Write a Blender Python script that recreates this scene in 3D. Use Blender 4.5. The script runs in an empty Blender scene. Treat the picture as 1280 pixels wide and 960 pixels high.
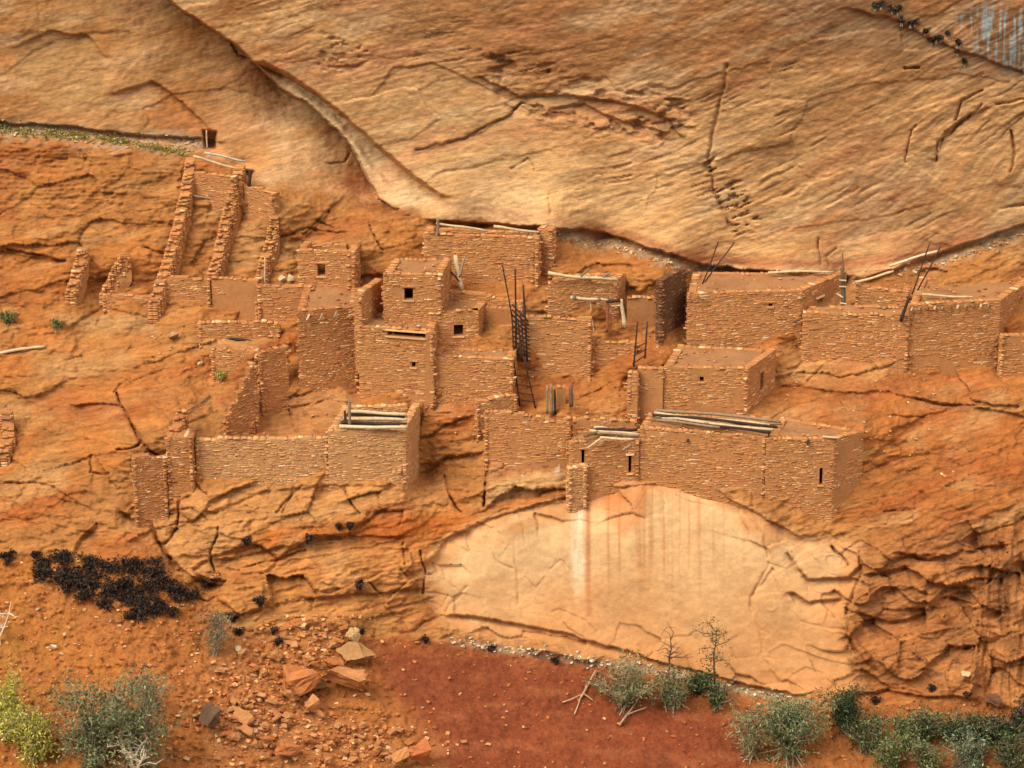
import bpy, math, random
import numpy as np
from mathutils import Vector

random.seed(7)
rng = np.random.default_rng(11)
scene = bpy.context.scene
COL = scene.collection

# ------------------------------------------------------------------ camera, sky, sun, exposure
PITCH = math.radians(20.0); DIST = 150.0; F = 3750.0          # focal length in units of a 1280 px wide picture
cp, sp = math.cos(PITCH), math.sin(PITCH)
CAM = np.array([0.0, -DIST * cp, DIST * sp])
cam = bpy.data.cameras.new('camera'); cam_o = bpy.data.objects.new('camera', cam); COL.objects.link(cam_o)
cam.sensor_fit = 'HORIZONTAL'; cam.sensor_width = 36.0; cam.lens = F / 1280.0 * 36.0
cam.clip_start = 1.0; cam.clip_end = 2000.0
cam_o.location = CAM; cam_o.rotation_euler = (math.pi / 2 - PITCH, 0, 0)
scene.camera = cam_o

SUN_EL, SUN_AZ = 50.0, -52.0        # degrees; azimuth 0 = from behind the camera, negative = from the left
world = bpy.data.worlds.new('World'); scene.world = world; world.use_nodes = True
wn = world.node_tree; wn.nodes.clear()
sky = wn.nodes.new('ShaderNodeTexSky'); sky.sky_type = 'NISHITA'; sky.sun_disc = False
sky.sun_elevation = math.radians(SUN_EL); sky.sun_rotation = math.radians(180 + SUN_AZ)
sky.air_density = 1.0; sky.dust_density = 3.0; sky.ozone_density = 1.0
bg = wn.nodes.new('ShaderNodeBackground'); bg.inputs['Strength'].default_value = 0.06
wo = wn.nodes.new('ShaderNodeOutputWorld')
wn.links.new(sky.outputs[0], bg.inputs[0]); wn.links.new(bg.outputs[0], wo.inputs[0])

sun = bpy.data.lights.new('sun', 'SUN'); sun.energy = 2.3; sun.angle = math.radians(42); sun.color = (1.0, 0.95, 0.86)
sun_o = bpy.data.objects.new('sun', sun); COL.objects.link(sun_o)
_e, _a = math.radians(SUN_EL), math.radians(SUN_AZ)
sun_dir = Vector((math.sin(_a) * math.cos(_e), -math.cos(_a) * math.cos(_e), math.sin(_e)))
sun_o.rotation_euler = sun_dir.to_track_quat('Z', 'Y').to_euler()
sun_o.location = (0, -60, 60)
scene.view_settings.view_transform = 'Standard'; scene.view_settings.look = 'None'
scene.view_settings.gamma = 1.0; scene.view_settings.use_curve_mapping = False
scene.view_settings.exposure = 1.27

# ------------------------------------------------------------------ helpers: pixels of the survey picture to places
def lin(c):
    c = np.asarray(c, float) / 255.0
    return np.where(c <= 0.04045, c / 12.92, ((c + 0.055) / 1.055) ** 2.4)
def rays(px, py):
    dx = (np.asarray(px, float) - 640.0) / F; dy = (480.0 - np.asarray(py, float)) / F
    return dx, cp + dy * sp, -sp + dy * cp
def atY(px, py, Y):
    x, y, z = rays(px, py); t = (Y - CAM[1]) / y
    return np.array([CAM[0] + x * t, CAM[1] + y * t, CAM[2] + z * t])
def atZ(px, py, Z):
    x, y, z = rays(px, py); t = (Z - CAM[2]) / z
    return np.array([CAM[0] + x * t, CAM[1] + y * t, CAM[2] + z * t])
def topix(P):
    d = np.asarray(P, float) - CAM
    f = d[1] * cp - d[2] * sp; u = d[1] * sp + d[2] * cp
    return 640 + F * d[0] / f, 480 - F * u / f
def Yb(py): return -2.0 + (600.0 - py) / 26.0

# ------------------------------------------------------------------ noise
_TAB = np.random.default_rng(5).random((8, 512, 512)).astype(np.float32)
_FLAT = [t.ravel() for t in _TAB]
def vn(u, v, seed=0):
    T = _FLAT[seed % 8]; off = 37 * seed
    u = np.asarray(u, np.float32); v = np.asarray(v, np.float32)
    fu = np.floor(u); fv = np.floor(v)
    ui = fu.astype(np.int32) + off; vi = fv.astype(np.int32) + off
    fu = u - fu; fv = v - fv
    fu = fu * fu * (3 - 2 * fu); fv = fv * fv * (3 - 2 * fv)
    r0 = (ui & 511) << 9; r1 = ((ui + 1) & 511) << 9; c0 = vi & 511; c1 = (vi + 1) & 511
    a = T.take(r0 | c0); b = T.take(r1 | c0); c = T.take(r0 | c1); d = T.take(r1 | c1)
    a += (b - a) * fu; c += (d - c) * fu
    return a + (c - a) * fv
def fbm(u, v, o=4, seed=0):
    r = 0; a = 1.0; s = 0
    for i in range(o):
        r = r + a * (vn(u, v, seed + i) - 0.5); s += a * 0.5; a *= 0.5; u = u * 2.03; v = v * 2.03
    return r / s
def ridged(u, v, o=4, seed=0):
    r = 0; a = 1.0; s = 0
    for i in range(o):
        r = r + a * (1 - np.abs(2 * vn(u, v, seed + i) - 1)); s += a; a *= 0.55; u = u * 2.03; v = v * 2.03
    return r / s
def sstep(a, b, x):
    t = np.clip((x - a) / (b - a), 0, 1); return t * t * (3 - 2 * t)

# ------------------------------------------------------------------ materials
def new_mat(name):
    m = bpy.data.materials.new(name); m.use_nodes = True
    nt = m.node_tree; nt.nodes.clear()
    out = nt.nodes.new('ShaderNodeOutputMaterial'); b = nt.nodes.new('ShaderNodeBsdfPrincipled')
    nt.links.new(b.outputs[0], out.inputs[0])
    b.inputs['Roughness'].default_value = 0.95
    b.inputs['Specular IOR Level'].default_value = 0.15
    return m, nt, b
def grain_mat(name, source, scales=(2.2, 9.0, 38.0), amount=0.35, bump=0.5, dist=0.06, stretch=(1, 1, 1), rough=0.95, tilt=0.0):
    """base colour (an attribute or the object's colour) broken up by three sizes of grain, with relief"""
    m, nt, b = new_mat(name); N, L = nt.nodes, nt.links
    b.inputs['Roughness'].default_value = rough
    tc = N.new('ShaderNodeTexCoord'); mp = N.new('ShaderNodeMapping'); mp.vector_type = 'TEXTURE'; mp.inputs['Scale'].default_value = tuple(1.0 / v for v in stretch); mp.inputs['Rotation'].default_value = (0, tilt, 0)
    L.new(tc.outputs['Object'], mp.inputs['Vector'])
    if source == 'attr':
        s = N.new('ShaderNodeAttribute'); s.attribute_name = 'Col'; col = s.outputs['Color']
    else:
        s = N.new('ShaderNodeObjectInfo'); col = s.outputs['Color']
    acc = None
    for i, sc in enumerate(scales):
        n = N.new('ShaderNodeTexNoise'); n.inputs['Scale'].default_value = sc; n.inputs['Detail'].default_value = 5.0
        n.inputs['Roughness'].default_value = 0.65
        L.new(mp.outputs[0], n.inputs['Vector'])
        if acc is None: acc = n.outputs['Fac']
        else:
            ad = N.new('ShaderNodeMath'); ad.operation = 'ADD'; L.new(acc, ad.inputs[0]); L.new(n.outputs['Fac'], ad.inputs[1]); acc = ad.outputs[0]
    mr = N.new('ShaderNodeMapRange'); L.new(acc, mr.inputs['Value'])
    k = len(scales)
    mr.inputs['From Min'].default_value = 0.32 * k; mr.inputs['From Max'].default_value = 0.68 * k
    mr.inputs['To Min'].default_value = 1.0 - amount; mr.inputs['To Max'].default_value = 1.0 + amount
    mx = N.new('ShaderNodeMix'); mx.data_type = 'RGBA'; mx.blend_type = 'MULTIPLY'; mx.inputs['Factor'].default_value = 1.0
    L.new(col, mx.inputs['A']); L.new(mr.outputs[0], mx.inputs['B']); L.new(mx.outputs['Result'], b.inputs['Base Color'])
    bp = N.new('ShaderNodeBump'); bp.inputs['Strength'].default_value = bump; bp.inputs['Distance'].default_value = dist
    L.new(acc, bp.inputs['Height']); L.new(bp.outputs[0], b.inputs['Normal'])
    return m
M_ROCK = grain_mat('sandstone', 'attr', (0.9, 3.6, 14.0), 0.60, 0.22, 0.08, (0.40, 0.8, 2.6), 0.95, math.radians(-12))
M_SLAB = grain_mat('smooth_sandstone', 'attr', (0.7, 3.0, 11.0), 0.26, 0.16, 0.06, (0.9, 1, 1.2))
M_SOIL = grain_mat('red_soil', 'attr', (1.5, 6.0, 16.0), 0.45, 0.8, 0.09)
M_STONE = grain_mat('laid_stone', 'attr', (4.0, 25.0), 0.25, 0.5, 0.02)
M_SSTONE = grain_mat('single_stone', 'obj', (4.0, 25.0), 0.22, 0.5, 0.02)
M_MUD = grain_mat('mud_mortar', 'obj', (1.3, 6.0, 28.0), 0.30, 0.6, 0.04)
M_WOOD = grain_mat('weathered_wood', 'obj', (6.0, 40.0), 0.45, 0.5, 0.02, (1, 1, 1), 0.85)
M_BOULDER = grain_mat('loose_rock', 'obj', (2.5, 10.0, 40.0), 0.35, 0.7, 0.05)
M_LEAF, _nt, _b = new_mat('leaf')
_s = _nt.nodes.new('ShaderNodeAttribute'); _s.attribute_name = 'Col'; _nt.links.new(_s.outputs['Color'], _b.inputs['Base Color'])
_b.inputs['Roughness'].default_value = 0.7

# ------------------------------------------------------------------ mesh and object helpers
def mk_mesh(name, V, Fc, cols=None, smooth=False, mat=None):
    me = bpy.data.meshes.new(name)
    me.from_pydata([tuple(map(float, v)) for v in V], [], [tuple(f) for f in Fc]); 
    if cols is not None:
        at = me.color_attributes.new('Col', 'FLOAT_COLOR', 'POINT')
        c = np.ones((len(V), 4), np.float32); c[:, :3] = np.asarray(cols, np.float32)
        at.data.foreach_set('color', c.ravel())
    if smooth: me.polygons.foreach_set('use_smooth', [True] * len(me.polygons))
    if mat: me.materials.append(mat)
    me.update()
    return me
def mk(name, me, parent=None, color=None, loc=None, rot=None, scale=None, **props):
    o = bpy.data.objects.new(name, me); COL.objects.link(o)
    if parent is not None: o.parent = parent
    if color is not None: o.color = (*map(float, color), 1.0)
    if loc is not None: o.location = tuple(map(float, loc))
    if rot is not None: o.rotation_euler = rot
    if scale is not None: o.scale = scale
    for k, v in props.items(): o[k] = v
    return o
def thing(name, label, cat, loc, group=None):
    o = mk(name, None, loc=loc, label=label, category=cat, kind='thing')
    o.empty_display_size = 0.3
    if group: o['group'] = group
    return o
def grid_mesh(name, P, keep=None, cols=None, mat=None, smooth=True):
    ny, nx = P.shape[:2]
    idx = np.arange(nx * ny).reshape(ny, nx)
    q = np.stack([idx[:-1, :-1], idx[1:, :-1], idx[1:, 1:], idx[:-1, 1:]], -1)
    q = q[keep] if keep is not None else q.reshape(-1, 4)
    used = np.zeros(nx * ny, bool); used[q.ravel()] = True
    rem = np.cumsum(used) - 1; q = rem[q]
    V = P.reshape(-1, 3)[used]
    me = bpy.data.meshes.new(name)
    me.vertices.add(len(V)); me.vertices.foreach_set('co', V.astype(np.float32).ravel())
    me.loops.add(q.size); me.loops.foreach_set('vertex_index', q.astype(np.int32).ravel())
    me.polygons.add(len(q)); me.polygons.foreach_set('loop_start', np.arange(0, q.size, 4, dtype=np.int32))
    if cols is not None:
        at = me.color_attributes.new('Col', 'FLOAT_COLOR', 'POINT')
        c = np.ones((len(V), 4), np.float32); c[:, :3] = cols.reshape(-1, 3)[used]
        at.data.foreach_set('color', c.ravel())
    me.update(calc_edges=True); me.validate()
    if smooth: me.polygons.foreach_set('use_smooth', np.ones(len(me.polygons), bool))
    if mat: me.materials.append(mat)
    return me

# ------------------------------------------------------------------ survey of the ruin: rooms and walls (corner pixels and depths)
CTRL = []          # terrain control points (px, py, Y)
ROOMS = []; WALLS = []
def room(name, label, cat, TFL, TFR, TBR, Y, bL, bR, TBL=None, wins=(), sidewins=(), roof=True, tone=0, jag=0.06, plaster=0.0, ctrl=True, group=None, sb=None):
    a = atY(*TFL, Y); Z = a[2]
    b = atZ(*TFR, Z); c = atZ(*TBR, Z); d = atZ(*TBL, Z) if TBL else a + (c - b)
    zl = atY(TFL[0], bL, a[1])[2]; zr = atY(TFR[0], bR, b[1])[2]
    r = dict(name=name, label=label, cat=cat, A=a, B=b, C=c, D=d, zl=zl, zr=zr, TFL=TFL, TFR=TFR, TBR=TBR, wins=wins, sidewins=sidewins,
             roof=roof, tone=tone, jag=jag, plaster=plaster, group=group, sb=sb)
    ROOMS.append(r)
    if ctrl:
        CTRL.append((TFL[0], bL + 2, a[1])); CTRL.append((TFR[0], bR + 2, b[1]))
        CTRL.append(((TFL[0] + TFR[0]) / 2, (bL + bR) / 2 + 2, (a[1] + b[1]) / 2))
        cx, cy = topix(c); dx, dy = topix(d)
        if sb: CTRL.append((cx + 2, sb + 2, c[1])); CTRL.append(((cx + TFR[0]) / 2 + 2, (sb + bR) / 2 + 2, (c[1] + b[1]) / 2))
        CTRL.append((cx, cy - 3, c[1] + 0.3)); CTRL.append((dx, dy - 3, d[1] + 0.3))
    return r
def wall(name, label, TL, TR, Y, bL, bR, YR=None, thick=0.4, jag=0.15, tone=0, plaster=0.0, wins=(), ctrl=True, owner=None, group=None, cat='wall'):
    a = atY(*TL, Y); b = atZ(*TR, a[2]) if YR is None else atY(*TR, YR)
    zl = atY(TL[0], bL, a[1])[2]; zr = atY(TR[0], bR, b[1])[2]
    w = dict(name=name, label=label, A=a, B=b, zl=zl, zr=zr, TL=TL, TR=TR, thick=thick, jag=jag, tone=tone, plaster=plaster, wins=wins, group=group, cat=cat)
    WALLS.append(w)
    if ctrl:
        CTRL.append((TL[0], bL + 2, a[1])); CTRL.append((TR[0], bR + 2, b[1]))
        CTRL.append((TL[0], TL[1] - 4, a[1] + 1.0)); CTRL.append((TR[0], TR[1] - 4, b[1] + 1.0))
    return w

H = 'house'
# -- centre
rA = room('stone_room', 'roofless stone room with one small dark window above a mud terrace roof', H, (373, 311), (443, 313), (450, 303), 6.6, 354, 352, wins=[(396, 330, 406, 345)], roof=False, jag=0.25)
rB = room('stone_house', 'tall stone house with flat mud roof and three stub beam ends under it', H, (373, 389), (446, 383), (450, 351), 2.6, 484, 488, tone=1)
rC = room('stone_house', 'broad lower stone block carrying two small windowed rooms and a wooden beam', H, (448, 407), (541, 414), (548, 396), 2.3, 488, 490, wins=[(514, 452, 519, 459), (484, 415, 534, 421)], roof=True)
rC2 = room('stone_house', 'low stone block with a pale mud terrace beside the tall ladder', H, (541, 445), (641, 449), (646, 436), 1.75, 490, 486, roof=True)
rD = room('stone_room', 'upper stone room with dark square window and tan mud roof', H, (479, 343), (551, 344), (564, 323), 3.2, 406, 408, wins=[(505, 360, 516, 375)], ctrl=False)
rE = room('stone_room', 'small stone room with dark window and rubble-strewn roof above the mud terrace', H, (536, 390), (598, 388), (617, 367), 3.0, 440, 440, wins=[(567, 406, 579, 420)], jag=0.2, ctrl=False)
wall('stone_wall', 'stone side wall climbing beside the upper windowed room', (452, 366), (478, 346), 2.3, 406, 406, ctrl=False, jag=0.15)
wall('mud_wall', 'brown plastered wall in the recess behind the tall ladder', (598, 384), (652, 388), 4.3, 444, 446, plaster=0.85, jag=0.1, tone=1, ctrl=False)
wall('stone_wall', 'rubbly stone wall above the small room with the rubble-strewn roof', (560, 364), (652, 372), 5.2, 398, 400, jag=0.5)
rF = room('stone_room', 'wide rear stone room under the overhang topped by two long logs', H, (530, 291), (673, 297), (678, 288), 7.0, 362, 350, roof=False, jag=0.12)
wall('stone_pier', 'narrow broken stone pier at the end of the rear room', (673, 284), (690, 286), 6.9, 346, 350, thick=0.6)
rG = room('stone_room', 'stone room with forked pale log on its top and a beam across its doorway', H, (686, 351), (772, 348), (782, 340), 4.6, 412, 418, roof=True, jag=0.12, wins=[(738, 378, 745, 420)])
wall('stone_wall', 'coursed stone wall below the room with the forked log', (655, 394), (739, 398), 3.4, 470, 472, jag=0.2)
wall('stone_wall', 'low stone wall behind the short ladder', (739, 426), (796, 428), 3.3, 474, 470, jag=0.15)
wall('mud_wall', 'tan plastered mud wall behind the short ladder', (784, 372), (824, 372), 5.0, 424, 422, plaster=0.9, jag=0.3, cat='wall')
wall('stone_wall', 'dark shaded stone wall end beside the long flat roof', (828, 351), (858, 335), 3.9, 419, 404, thick=0.35, jag=0.05, tone=2)  # shade on this face is put into its dark stone tone
# -- right terrace
rJ = room('stone_house', 'long flat-roofed stone house with a slit door in its shaded end', H, (860, 367), (1003, 363), (1058, 339), 4.4, 440, 442, TBL=(866, 340), sidewins=[(1022, 372, 1029, 391)], wins=[(961, 379, 966, 383)])
rJ2 = room('terrace_wall', 'stone retaining wall with mud floor between the two flat-roofed houses', 'wall', (1004, 391), (1137, 394), (1140, 380), 4.3, 444, 460, TBL=(1012, 382), jag=0.12)
wall('stone_wall', 'rubble wall under a leaning pale board at the back of the terrace', (1070, 356), (1136, 362), 6.6, 392, 394, jag=0.3)
rK = room('stone_house', 'stone house with a row of projecting beam ends at the right picture edge', H, (1137, 381), (1251, 375), (1292, 346), 4.05, 458, 464, TBL=(1150, 346))
wall('stone_wall', 'low stone wall running off the right edge beneath the beamed house', (1252, 420), (1345, 416), 3.9, 470, 468, jag=0.2)
# -- centre right
rL = room('stone_house', 'square flat-roofed stone house with peephole and a slatted door in its shaded side', H, (830, 458), (935, 461), (970, 437), 0.9, 516, 514, TBL=(848, 430), sidewins=[(951, 464, 955, 487)], wins=[(875, 471, 880, 477)], plaster=0.4, sb=482)
wall('mud_wall', 'reddish plastered annex wall left of the square house', (797, 459), (829, 461), 1.0, 522, 520, plaster=0.7, jag=0.12)
wall('stone_pier', 'slim upright stone pier at the left end of the annex', (785, 466), (797, 467), 0.6, 522, 522, thick=0.4, jag=0.05, plaster=0.5)
rM = room('stone_house', 'big stone house whose broken roof carries long grey logs', H, (800, 534), (957, 545), (962, 520), -1.4, 602, 622, TBL=(812, 515), jag=0.12)
yM = rM['B'][1]
rM2 = room('stone_house', 'corner stone house with mud roof, narrow slit and tall shaded right side', H, (958, 549), (1043, 549), (1080, 538), yM - 0.05, 624, 654, TBL=(976, 521), wins=[(1026, 585, 1030, 606)], sb=602)
rN = room('stone_room', 'low stone room with two upright slits under a heap of grey logs', H, (712, 553), (799, 549), (803, 534), -1.9, 606, 602, roof=True, jag=0.15, wins=[(727, 562, 731, 584), (786, 569, 790, 591)])
wall('stone_pier', 'stubby pale stone buttress at the left corner of the slitted room', (711, 582), (733, 580), -2.3, 624, 622, thick=0.5, jag=0.2, tone=3)
wall('stone_wall', 'rubbly stone wall on a bare rock shelf left of the slitted room', (606, 515), (712, 520), -0.6, 568, 552, jag=0.45)
wall('stone_wall', 'low worn stone wall just behind the logs of the slitted room', (716, 523), (796, 524), -0.3, 540, 542, jag=0.3, plaster=0.35, ctrl=False)
wall('mud_pier', 'slim mud pier between the upright logs below the tall ladder', (696, 484), (707, 484), 0.75, 518, 518, jag=0.1, plaster=0.9, cat='pier', ctrl=False)
# -- left front
rP = room('stone_room', 'open stone room with three pale logs laid across its top', H, (410, 539), (507, 536), (525, 503), -2.7, 602, 600, roof=False, jag=0.06, tone=3, sb=588)
wall('stone_wall', 'long low pale stone wall on the rock rim at left', (244, 549), (410, 547), -2.75, 604, 602, jag=0.15, tone=3)
wall('stone_pier', 'squarish stone pier at the left end of the long low wall', (208, 546), (240, 547), -3.1, 604, 604, thick=1.2, jag=0.08, tone=1)
wall('stone_wall', 'crumbling stone wall stepping down the rock at far left', (166, 570), (207, 566), -3.6, 642, 640, jag=0.5, tone=1)
wall('stone_wall', 'sloping stone cross wall in the left courtyard', (282, 526), (320, 452), -0.8, 548, 540, YR=0.6, jag=0.1, thick=0.4, tone=1)
wall('stone_wall', 'stone wall above the fallen dark log at left', (248, 404), (350, 402), 4.6, 434, 438, jag=0.3)
wall('stone_wall', 'stone wall below the fallen dark log at left', (264, 434), (322, 438), 3.3, 482, 474, jag=0.25)
wall('stone_wall', 'brown stone wall panel at the right of the thin courtyard wall', (324, 440), (360, 434), 1.9, 520, 518, jag=0.3, tone=1, plaster=0.3)
wall('stone_wall', 'short broken stone wall at the top left of the bare rock shelf', (596, 500), (646, 494), 0.3, 532, 528, jag=0.5, tone=0)
# -- upper left
wall('stone_wall', 'stone cross wall hung between two long walls high at left', (240, 215), (292, 222), 10.0, 246, 250, jag=0.1)
wall('stone_wall', 'stone front wall closing the long climbing walls at left', (199, 346), (262, 347), 7.0, 388, 388, jag=0.2)
wall('mud_wall', 'smooth plastered front wall beside the long climbing walls', (264, 347), (322, 351), 6.9, 393, 393, jag=0.12, plaster=0.75)
wall('stone_wall', 'patch of stone wall beside the dark cleft high at left', (301, 228), (342, 240), 9.6, 272, 276, jag=0.3)
wall('stone_wall', 'stone front wall below the alcove with the white pebbles', (322, 357), (388, 359), 6.2, 394, 396, jag=0.1)
wall('stone_wall', 'low stone wall below the short twin walls at far left', (128, 367), (190, 370), 7.3, 387, 389, jag=0.2)

# ------------------------------------------------------------------ the rock: depth field
B1x = [-700, -100, 0, 120, 250, 330, 470, 550, 680, 800, 860, 960, 1060, 1150, 1280, 1430, 2000]
B1y = [140, 150, 165, 178, 186, 228, 250, 270, 288, 312, 334, 344, 345, 332, 288, 245, 120]
b1Y = lambda x: np.interp(x, [-700, -100, 150, 400, 640, 900, 1150, 1400, 2000], [11.5, 11.0, 11.3, 11.4, 10.2, 8.4, 8.6, 9.2, 10])
for x in (-700, -250, 0, 150, 300, 450, 600, 750, 900, 1050, 1200, 1350, 1600, 2000):
    y0 = float(np.interp(x, B1x, B1y)); Y0 = float(b1Y(x))
    for dy, dY in ((0, 0), (-70, 0.0), (-150, -0.1), (-240, -0.3), (-330, -0.7), (-650, -3.5)):
        CTRL.append((x, y0 + dy, Y0 + dY))
for x in (-700, -200, 0, 80, 160):
    for py, Y in ((400, 6.0), (330, 7.6), (500, 2.3), (600, -1.7), (690, -5.2), (770, -7.6), (860, -11.2), (960, -15.2), (1150, -23), (1500, -38)):
        CTRL.append((x, py, Y - (0.6 if x > 100 and py > 420 else 0)))
for x, L in ((250, ((640, -4.2), (740, -6.1), (800, -8.0), (960, -14.3))), (360, ((640, -3.9), (700, -5.2), (790, -6.9), (870, -9.9), (960, -13.6))),
             (500, ((640, -3.7), (700, -4.9), (795, -6.2), (880, -9.6), (960, -12.9))), (640, ((650, -3.2), (720, -3.9), (805, -5.2), (880, -8.4), (960, -11.8))),
             (800, ((610, -2.9), (720, -4.0), (825, -5.3), (900, -8.4), (960, -11.0))), (960, ((650, -3.8), (760, -5.0), (855, -6.0), (960, -10.2))),
             (1110, ((500, 1.3), (560, -0.4), (640, -2.9), (700, -4.6), (800, -5.8), (870, -6.9), (960, -10.6))),
             (1250, ((480, 2.6), (560, -0.2), (640, -2.9), (720, -5.0), (800, -6.0), (880, -7.6), (960, -10.8))),
             (1500, ((480, 3.0), (640, -2.6), (800, -6.0), (960, -11.0))), (2000, ((480, 4.0), (640, -2.0), (800, -6.0), (960, -12.0)))):
    for py, Y in L: CTRL.append((x, py, Y))
for x in (300, 640, 1000, 1300, 2000):
    CTRL.append((x, 1150, -19.5)); CTRL.append((x, 1500, -34))
C = np.array(CTRL, float)
_, ui = np.unique(np.round(C[:, :2] / 3).astype(int), axis=0, return_index=True); C = C[np.sort(ui)]
def rbf_fit(C):
    X = C[:, :2] / 100.0; n = len(X)
    R = np.linalg.norm(X[:, None] - X[None], axis=-1)
    A = np.zeros((n + 3, n + 3)); A[:n, :n] = R - 0.03 * np.eye(n)
    A[:n, n] = 1; A[:n, n + 1:] = X; A[n, :n] = 1; A[n + 1:, :n] = X.T
    w = np.linalg.solve(A, np.concatenate([C[:, 2], np.zeros(3)]))
    return X, w
RX, RW = rbf_fit(C)
def rbf(px, py):
    q = np.stack([np.ravel(px), np.ravel(py)], -1) / 100.0; out = np.empty(len(q))
    for i in range(0, len(q), 8192):
        b = q[i:i + 8192]
        out[i:i + 8192] = np.linalg.norm(b[:, None] - RX[None], axis=-1) @ RW[:-3] + RW[-3] + b @ RW[-2:]
    return out.reshape(np.shape(px))
STEP = 1.4
def axis(lo, hi, flo, fhi):
    mid = np.arange(flo, fhi + STEP, STEP); L = []; p = flo; s = STEP
    while p > lo: s = min(s * 1.18, 40); p -= s; L.append(p)
    R = []; p = mid[-1]; s = STEP
    while p < hi: s = min(s * 1.18, 40); p += s; R.append(p)
    return np.array(L[::-1] + list(mid) + R)
gx = axis(-650, 1950, -30, 1310); gy = axis(-420, 1420, -25, 985)
cgx = np.arange(-720, 2020, 9.0); cgy = np.arange(-480, 1500, 9.0)
CG = rbf(*np.meshgrid(cgx, cgy))
def bil(G, ax, ay, x, y):
    fx = np.clip((x - ax[0]) / (ax[1] - ax[0]), 0, len(ax) - 1.001); fy = np.clip((y - ay[0]) / (ay[1] - ay[0]), 0, len(ay) - 1.001)
    i = fx.astype(int); j = fy.astype(int); u = fx - i; v = fy - j
    return (G[j, i] * (1 - u) + G[j, i + 1] * u) * (1 - v) + (G[j + 1, i] * (1 - u) + G[j + 1, i + 1] * u) * v
PX, PY = np.meshgrid(gx, gy)
D = bil(CG, cgx, cgy, PX, PY)
PX = PX.astype(np.float32); PY = PY.astype(np.float32)
wx = PX + 9 * fbm(PX / 45, PY / 45, 4, 1) ; wy = PY + 9 * fbm(PX / 45, PY / 45, 4, 3)       # warped survey coordinates
w1x = PX + 3 * fbm(PX / 14, PY / 14, 3, 5); w1y = PY + 3 * fbm(PX / 14, PY / 14, 3, 2)

def seg_dist(poly, X, Y_):
    d = np.full(X.shape, 1e9)
    for (x0, y0), (x1, y1) in zip(poly[:-1], poly[1:]):
        vx, vy = x1 - x0, y1 - y0; l2 = vx * vx + vy * vy + 1e-9
        t = np.clip(((X - x0) * vx + (Y_ - y0) * vy) / l2, 0, 1)
        d = np.minimum(d, np.hypot(X - x0 - t * vx, Y_ - y0 - t * vy))
    return d
def sdf(poly, X, Y_):
    """signed distance in pixels, positive inside"""
    d = seg_dist(list(poly) + [poly[0]], X, Y_); ins = np.zeros(X.shape, bool)
    n = len(poly)
    for i in range(n):
        x0, y0 = poly[i]; x1, y1 = poly[(i + 1) % n]
        if y0 == y1: continue
        ins ^= ((y0 > Y_) != (y1 > Y_)) & (X < (x1 - x0) * (Y_ - y0) / (y1 - y0) + x0)
    return np.where(ins, d, -d)
def region(poly, soft=8, warp=True):
    xs = [p[0] for p in poly]; ys = [p[1] for p in poly]; m = 40 + soft
    i0, i1 = np.searchsorted(gx, [min(xs) - m, max(xs) + m]); j0, j1 = np.searchsorted(gy, [min(ys) - m, max(ys) + m])
    out = np.zeros(PX.shape)
    X, Y_ = (wx, wy) if warp else (PX, PY)
    out[j0:j1, i0:i1] = sstep(-soft, soft, sdf(poly, X[j0:j1, i0:i1], Y_[j0:j1, i0:i1]))
    return out
crackmask = np.zeros(PX.shape)
def crack(poly, w=1.6, depth=0.35):
    global D
    xs = [p[0] for p in poly]; ys = [p[1] for p in poly]; m = 14
    i0, i1 = np.searchsorted(gx, [min(xs) - m, max(xs) + m]); j0, j1 = np.searchsorted(gy, [min(ys) - m, max(ys) + m])
    s = np.s_[j0:j1, i0:i1]
    d = seg_dist(poly, w1x[s], w1y[s])
    w = max(1.0, 0.78 * w)
    g = np.exp(-(d / w) ** 2)
    g = g * np.clip(0.35 + 1.3 * vn(PX[s] / 9 + w * 7, PY[s] / 9, 4), 0.1, 1.3)
    D[s] += depth * g; crackmask[s] = np.maximum(crackmask[s], g)
def ledge(poly, A, L, below=True, sharp=1.6, fade=20, axis_y=False, hard=False, mask=1.0):
    """one side of a line (below it, or right of it) lies deeper by A, dying away over L pixels"""
    global D
    pts = sorted(poly, key=lambda p: p[1 if axis_y else 0])
    a = [p[1 if axis_y else 0] for p in pts]; b = [p[0 if axis_y else 1] for p in pts]
    U, Vv = (w1y, w1x) if axis_y else (w1x, w1y)
    d = Vv - np.interp(U, a, b)
    if not below: d = -d
    fade = max(fade, min(0.5 * L, 0.35 * (a[-1] - a[0]))) if not hard else fade
    f = sstep(a[0] - fade, a[0] + fade, U) * (1 - sstep(a[-1] - fade, a[-1] + fade, U))
    D += A * sstep(-sharp, sharp, d) * np.exp(-np.maximum(d, 0) / L) * f * mask

# large forms of the overhang
ARCH = [(-900, -700), (60, -110), (150, -45), (215, 3), (290, 52), (352, 110), (395, 138), (432, 172), (452, 208), (472, 244), (492, 260)]
ledge(ARCH, 2.8, 150, fade=10, hard=True, mask=1 - sstep(-12, 22, PY - np.interp(PX, B1x, B1y)))
ledge([(330, 78), (372, 102), (425, 142), (468, 180), (508, 214), (550, 246)], 1.3, 40, fade=26, sharp=4, hard=True)
ledge([(372, 118), (420, 150), (460, 200), (490, 240)], -0.35, 22, fade=14, sharp=9)
ledge([(540, 275), (620, 279), (690, 284), (760, 292), (820, 312), (870, 330), (960, 340), (1050, 345)], 1.1, 22, fade=30)
ledge([(-200, 140), (0, 152), (100, 160), (180, 170), (250, 172), (275, 178)], 0.5, 12, fade=12)
ledge([(1080, 350), (1110, 338), (1170, 318), (1280, 280), (1430, 236)], 0.8, 14, fade=20)
ledge([(20, 60), (60, 38), (110, 45), (130, 70)], 0.25, 60, fade=10)
ledge([(140, 118), (190, 100), (230, 128), (260, 160)], 0.35, 25, fade=10)
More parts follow.
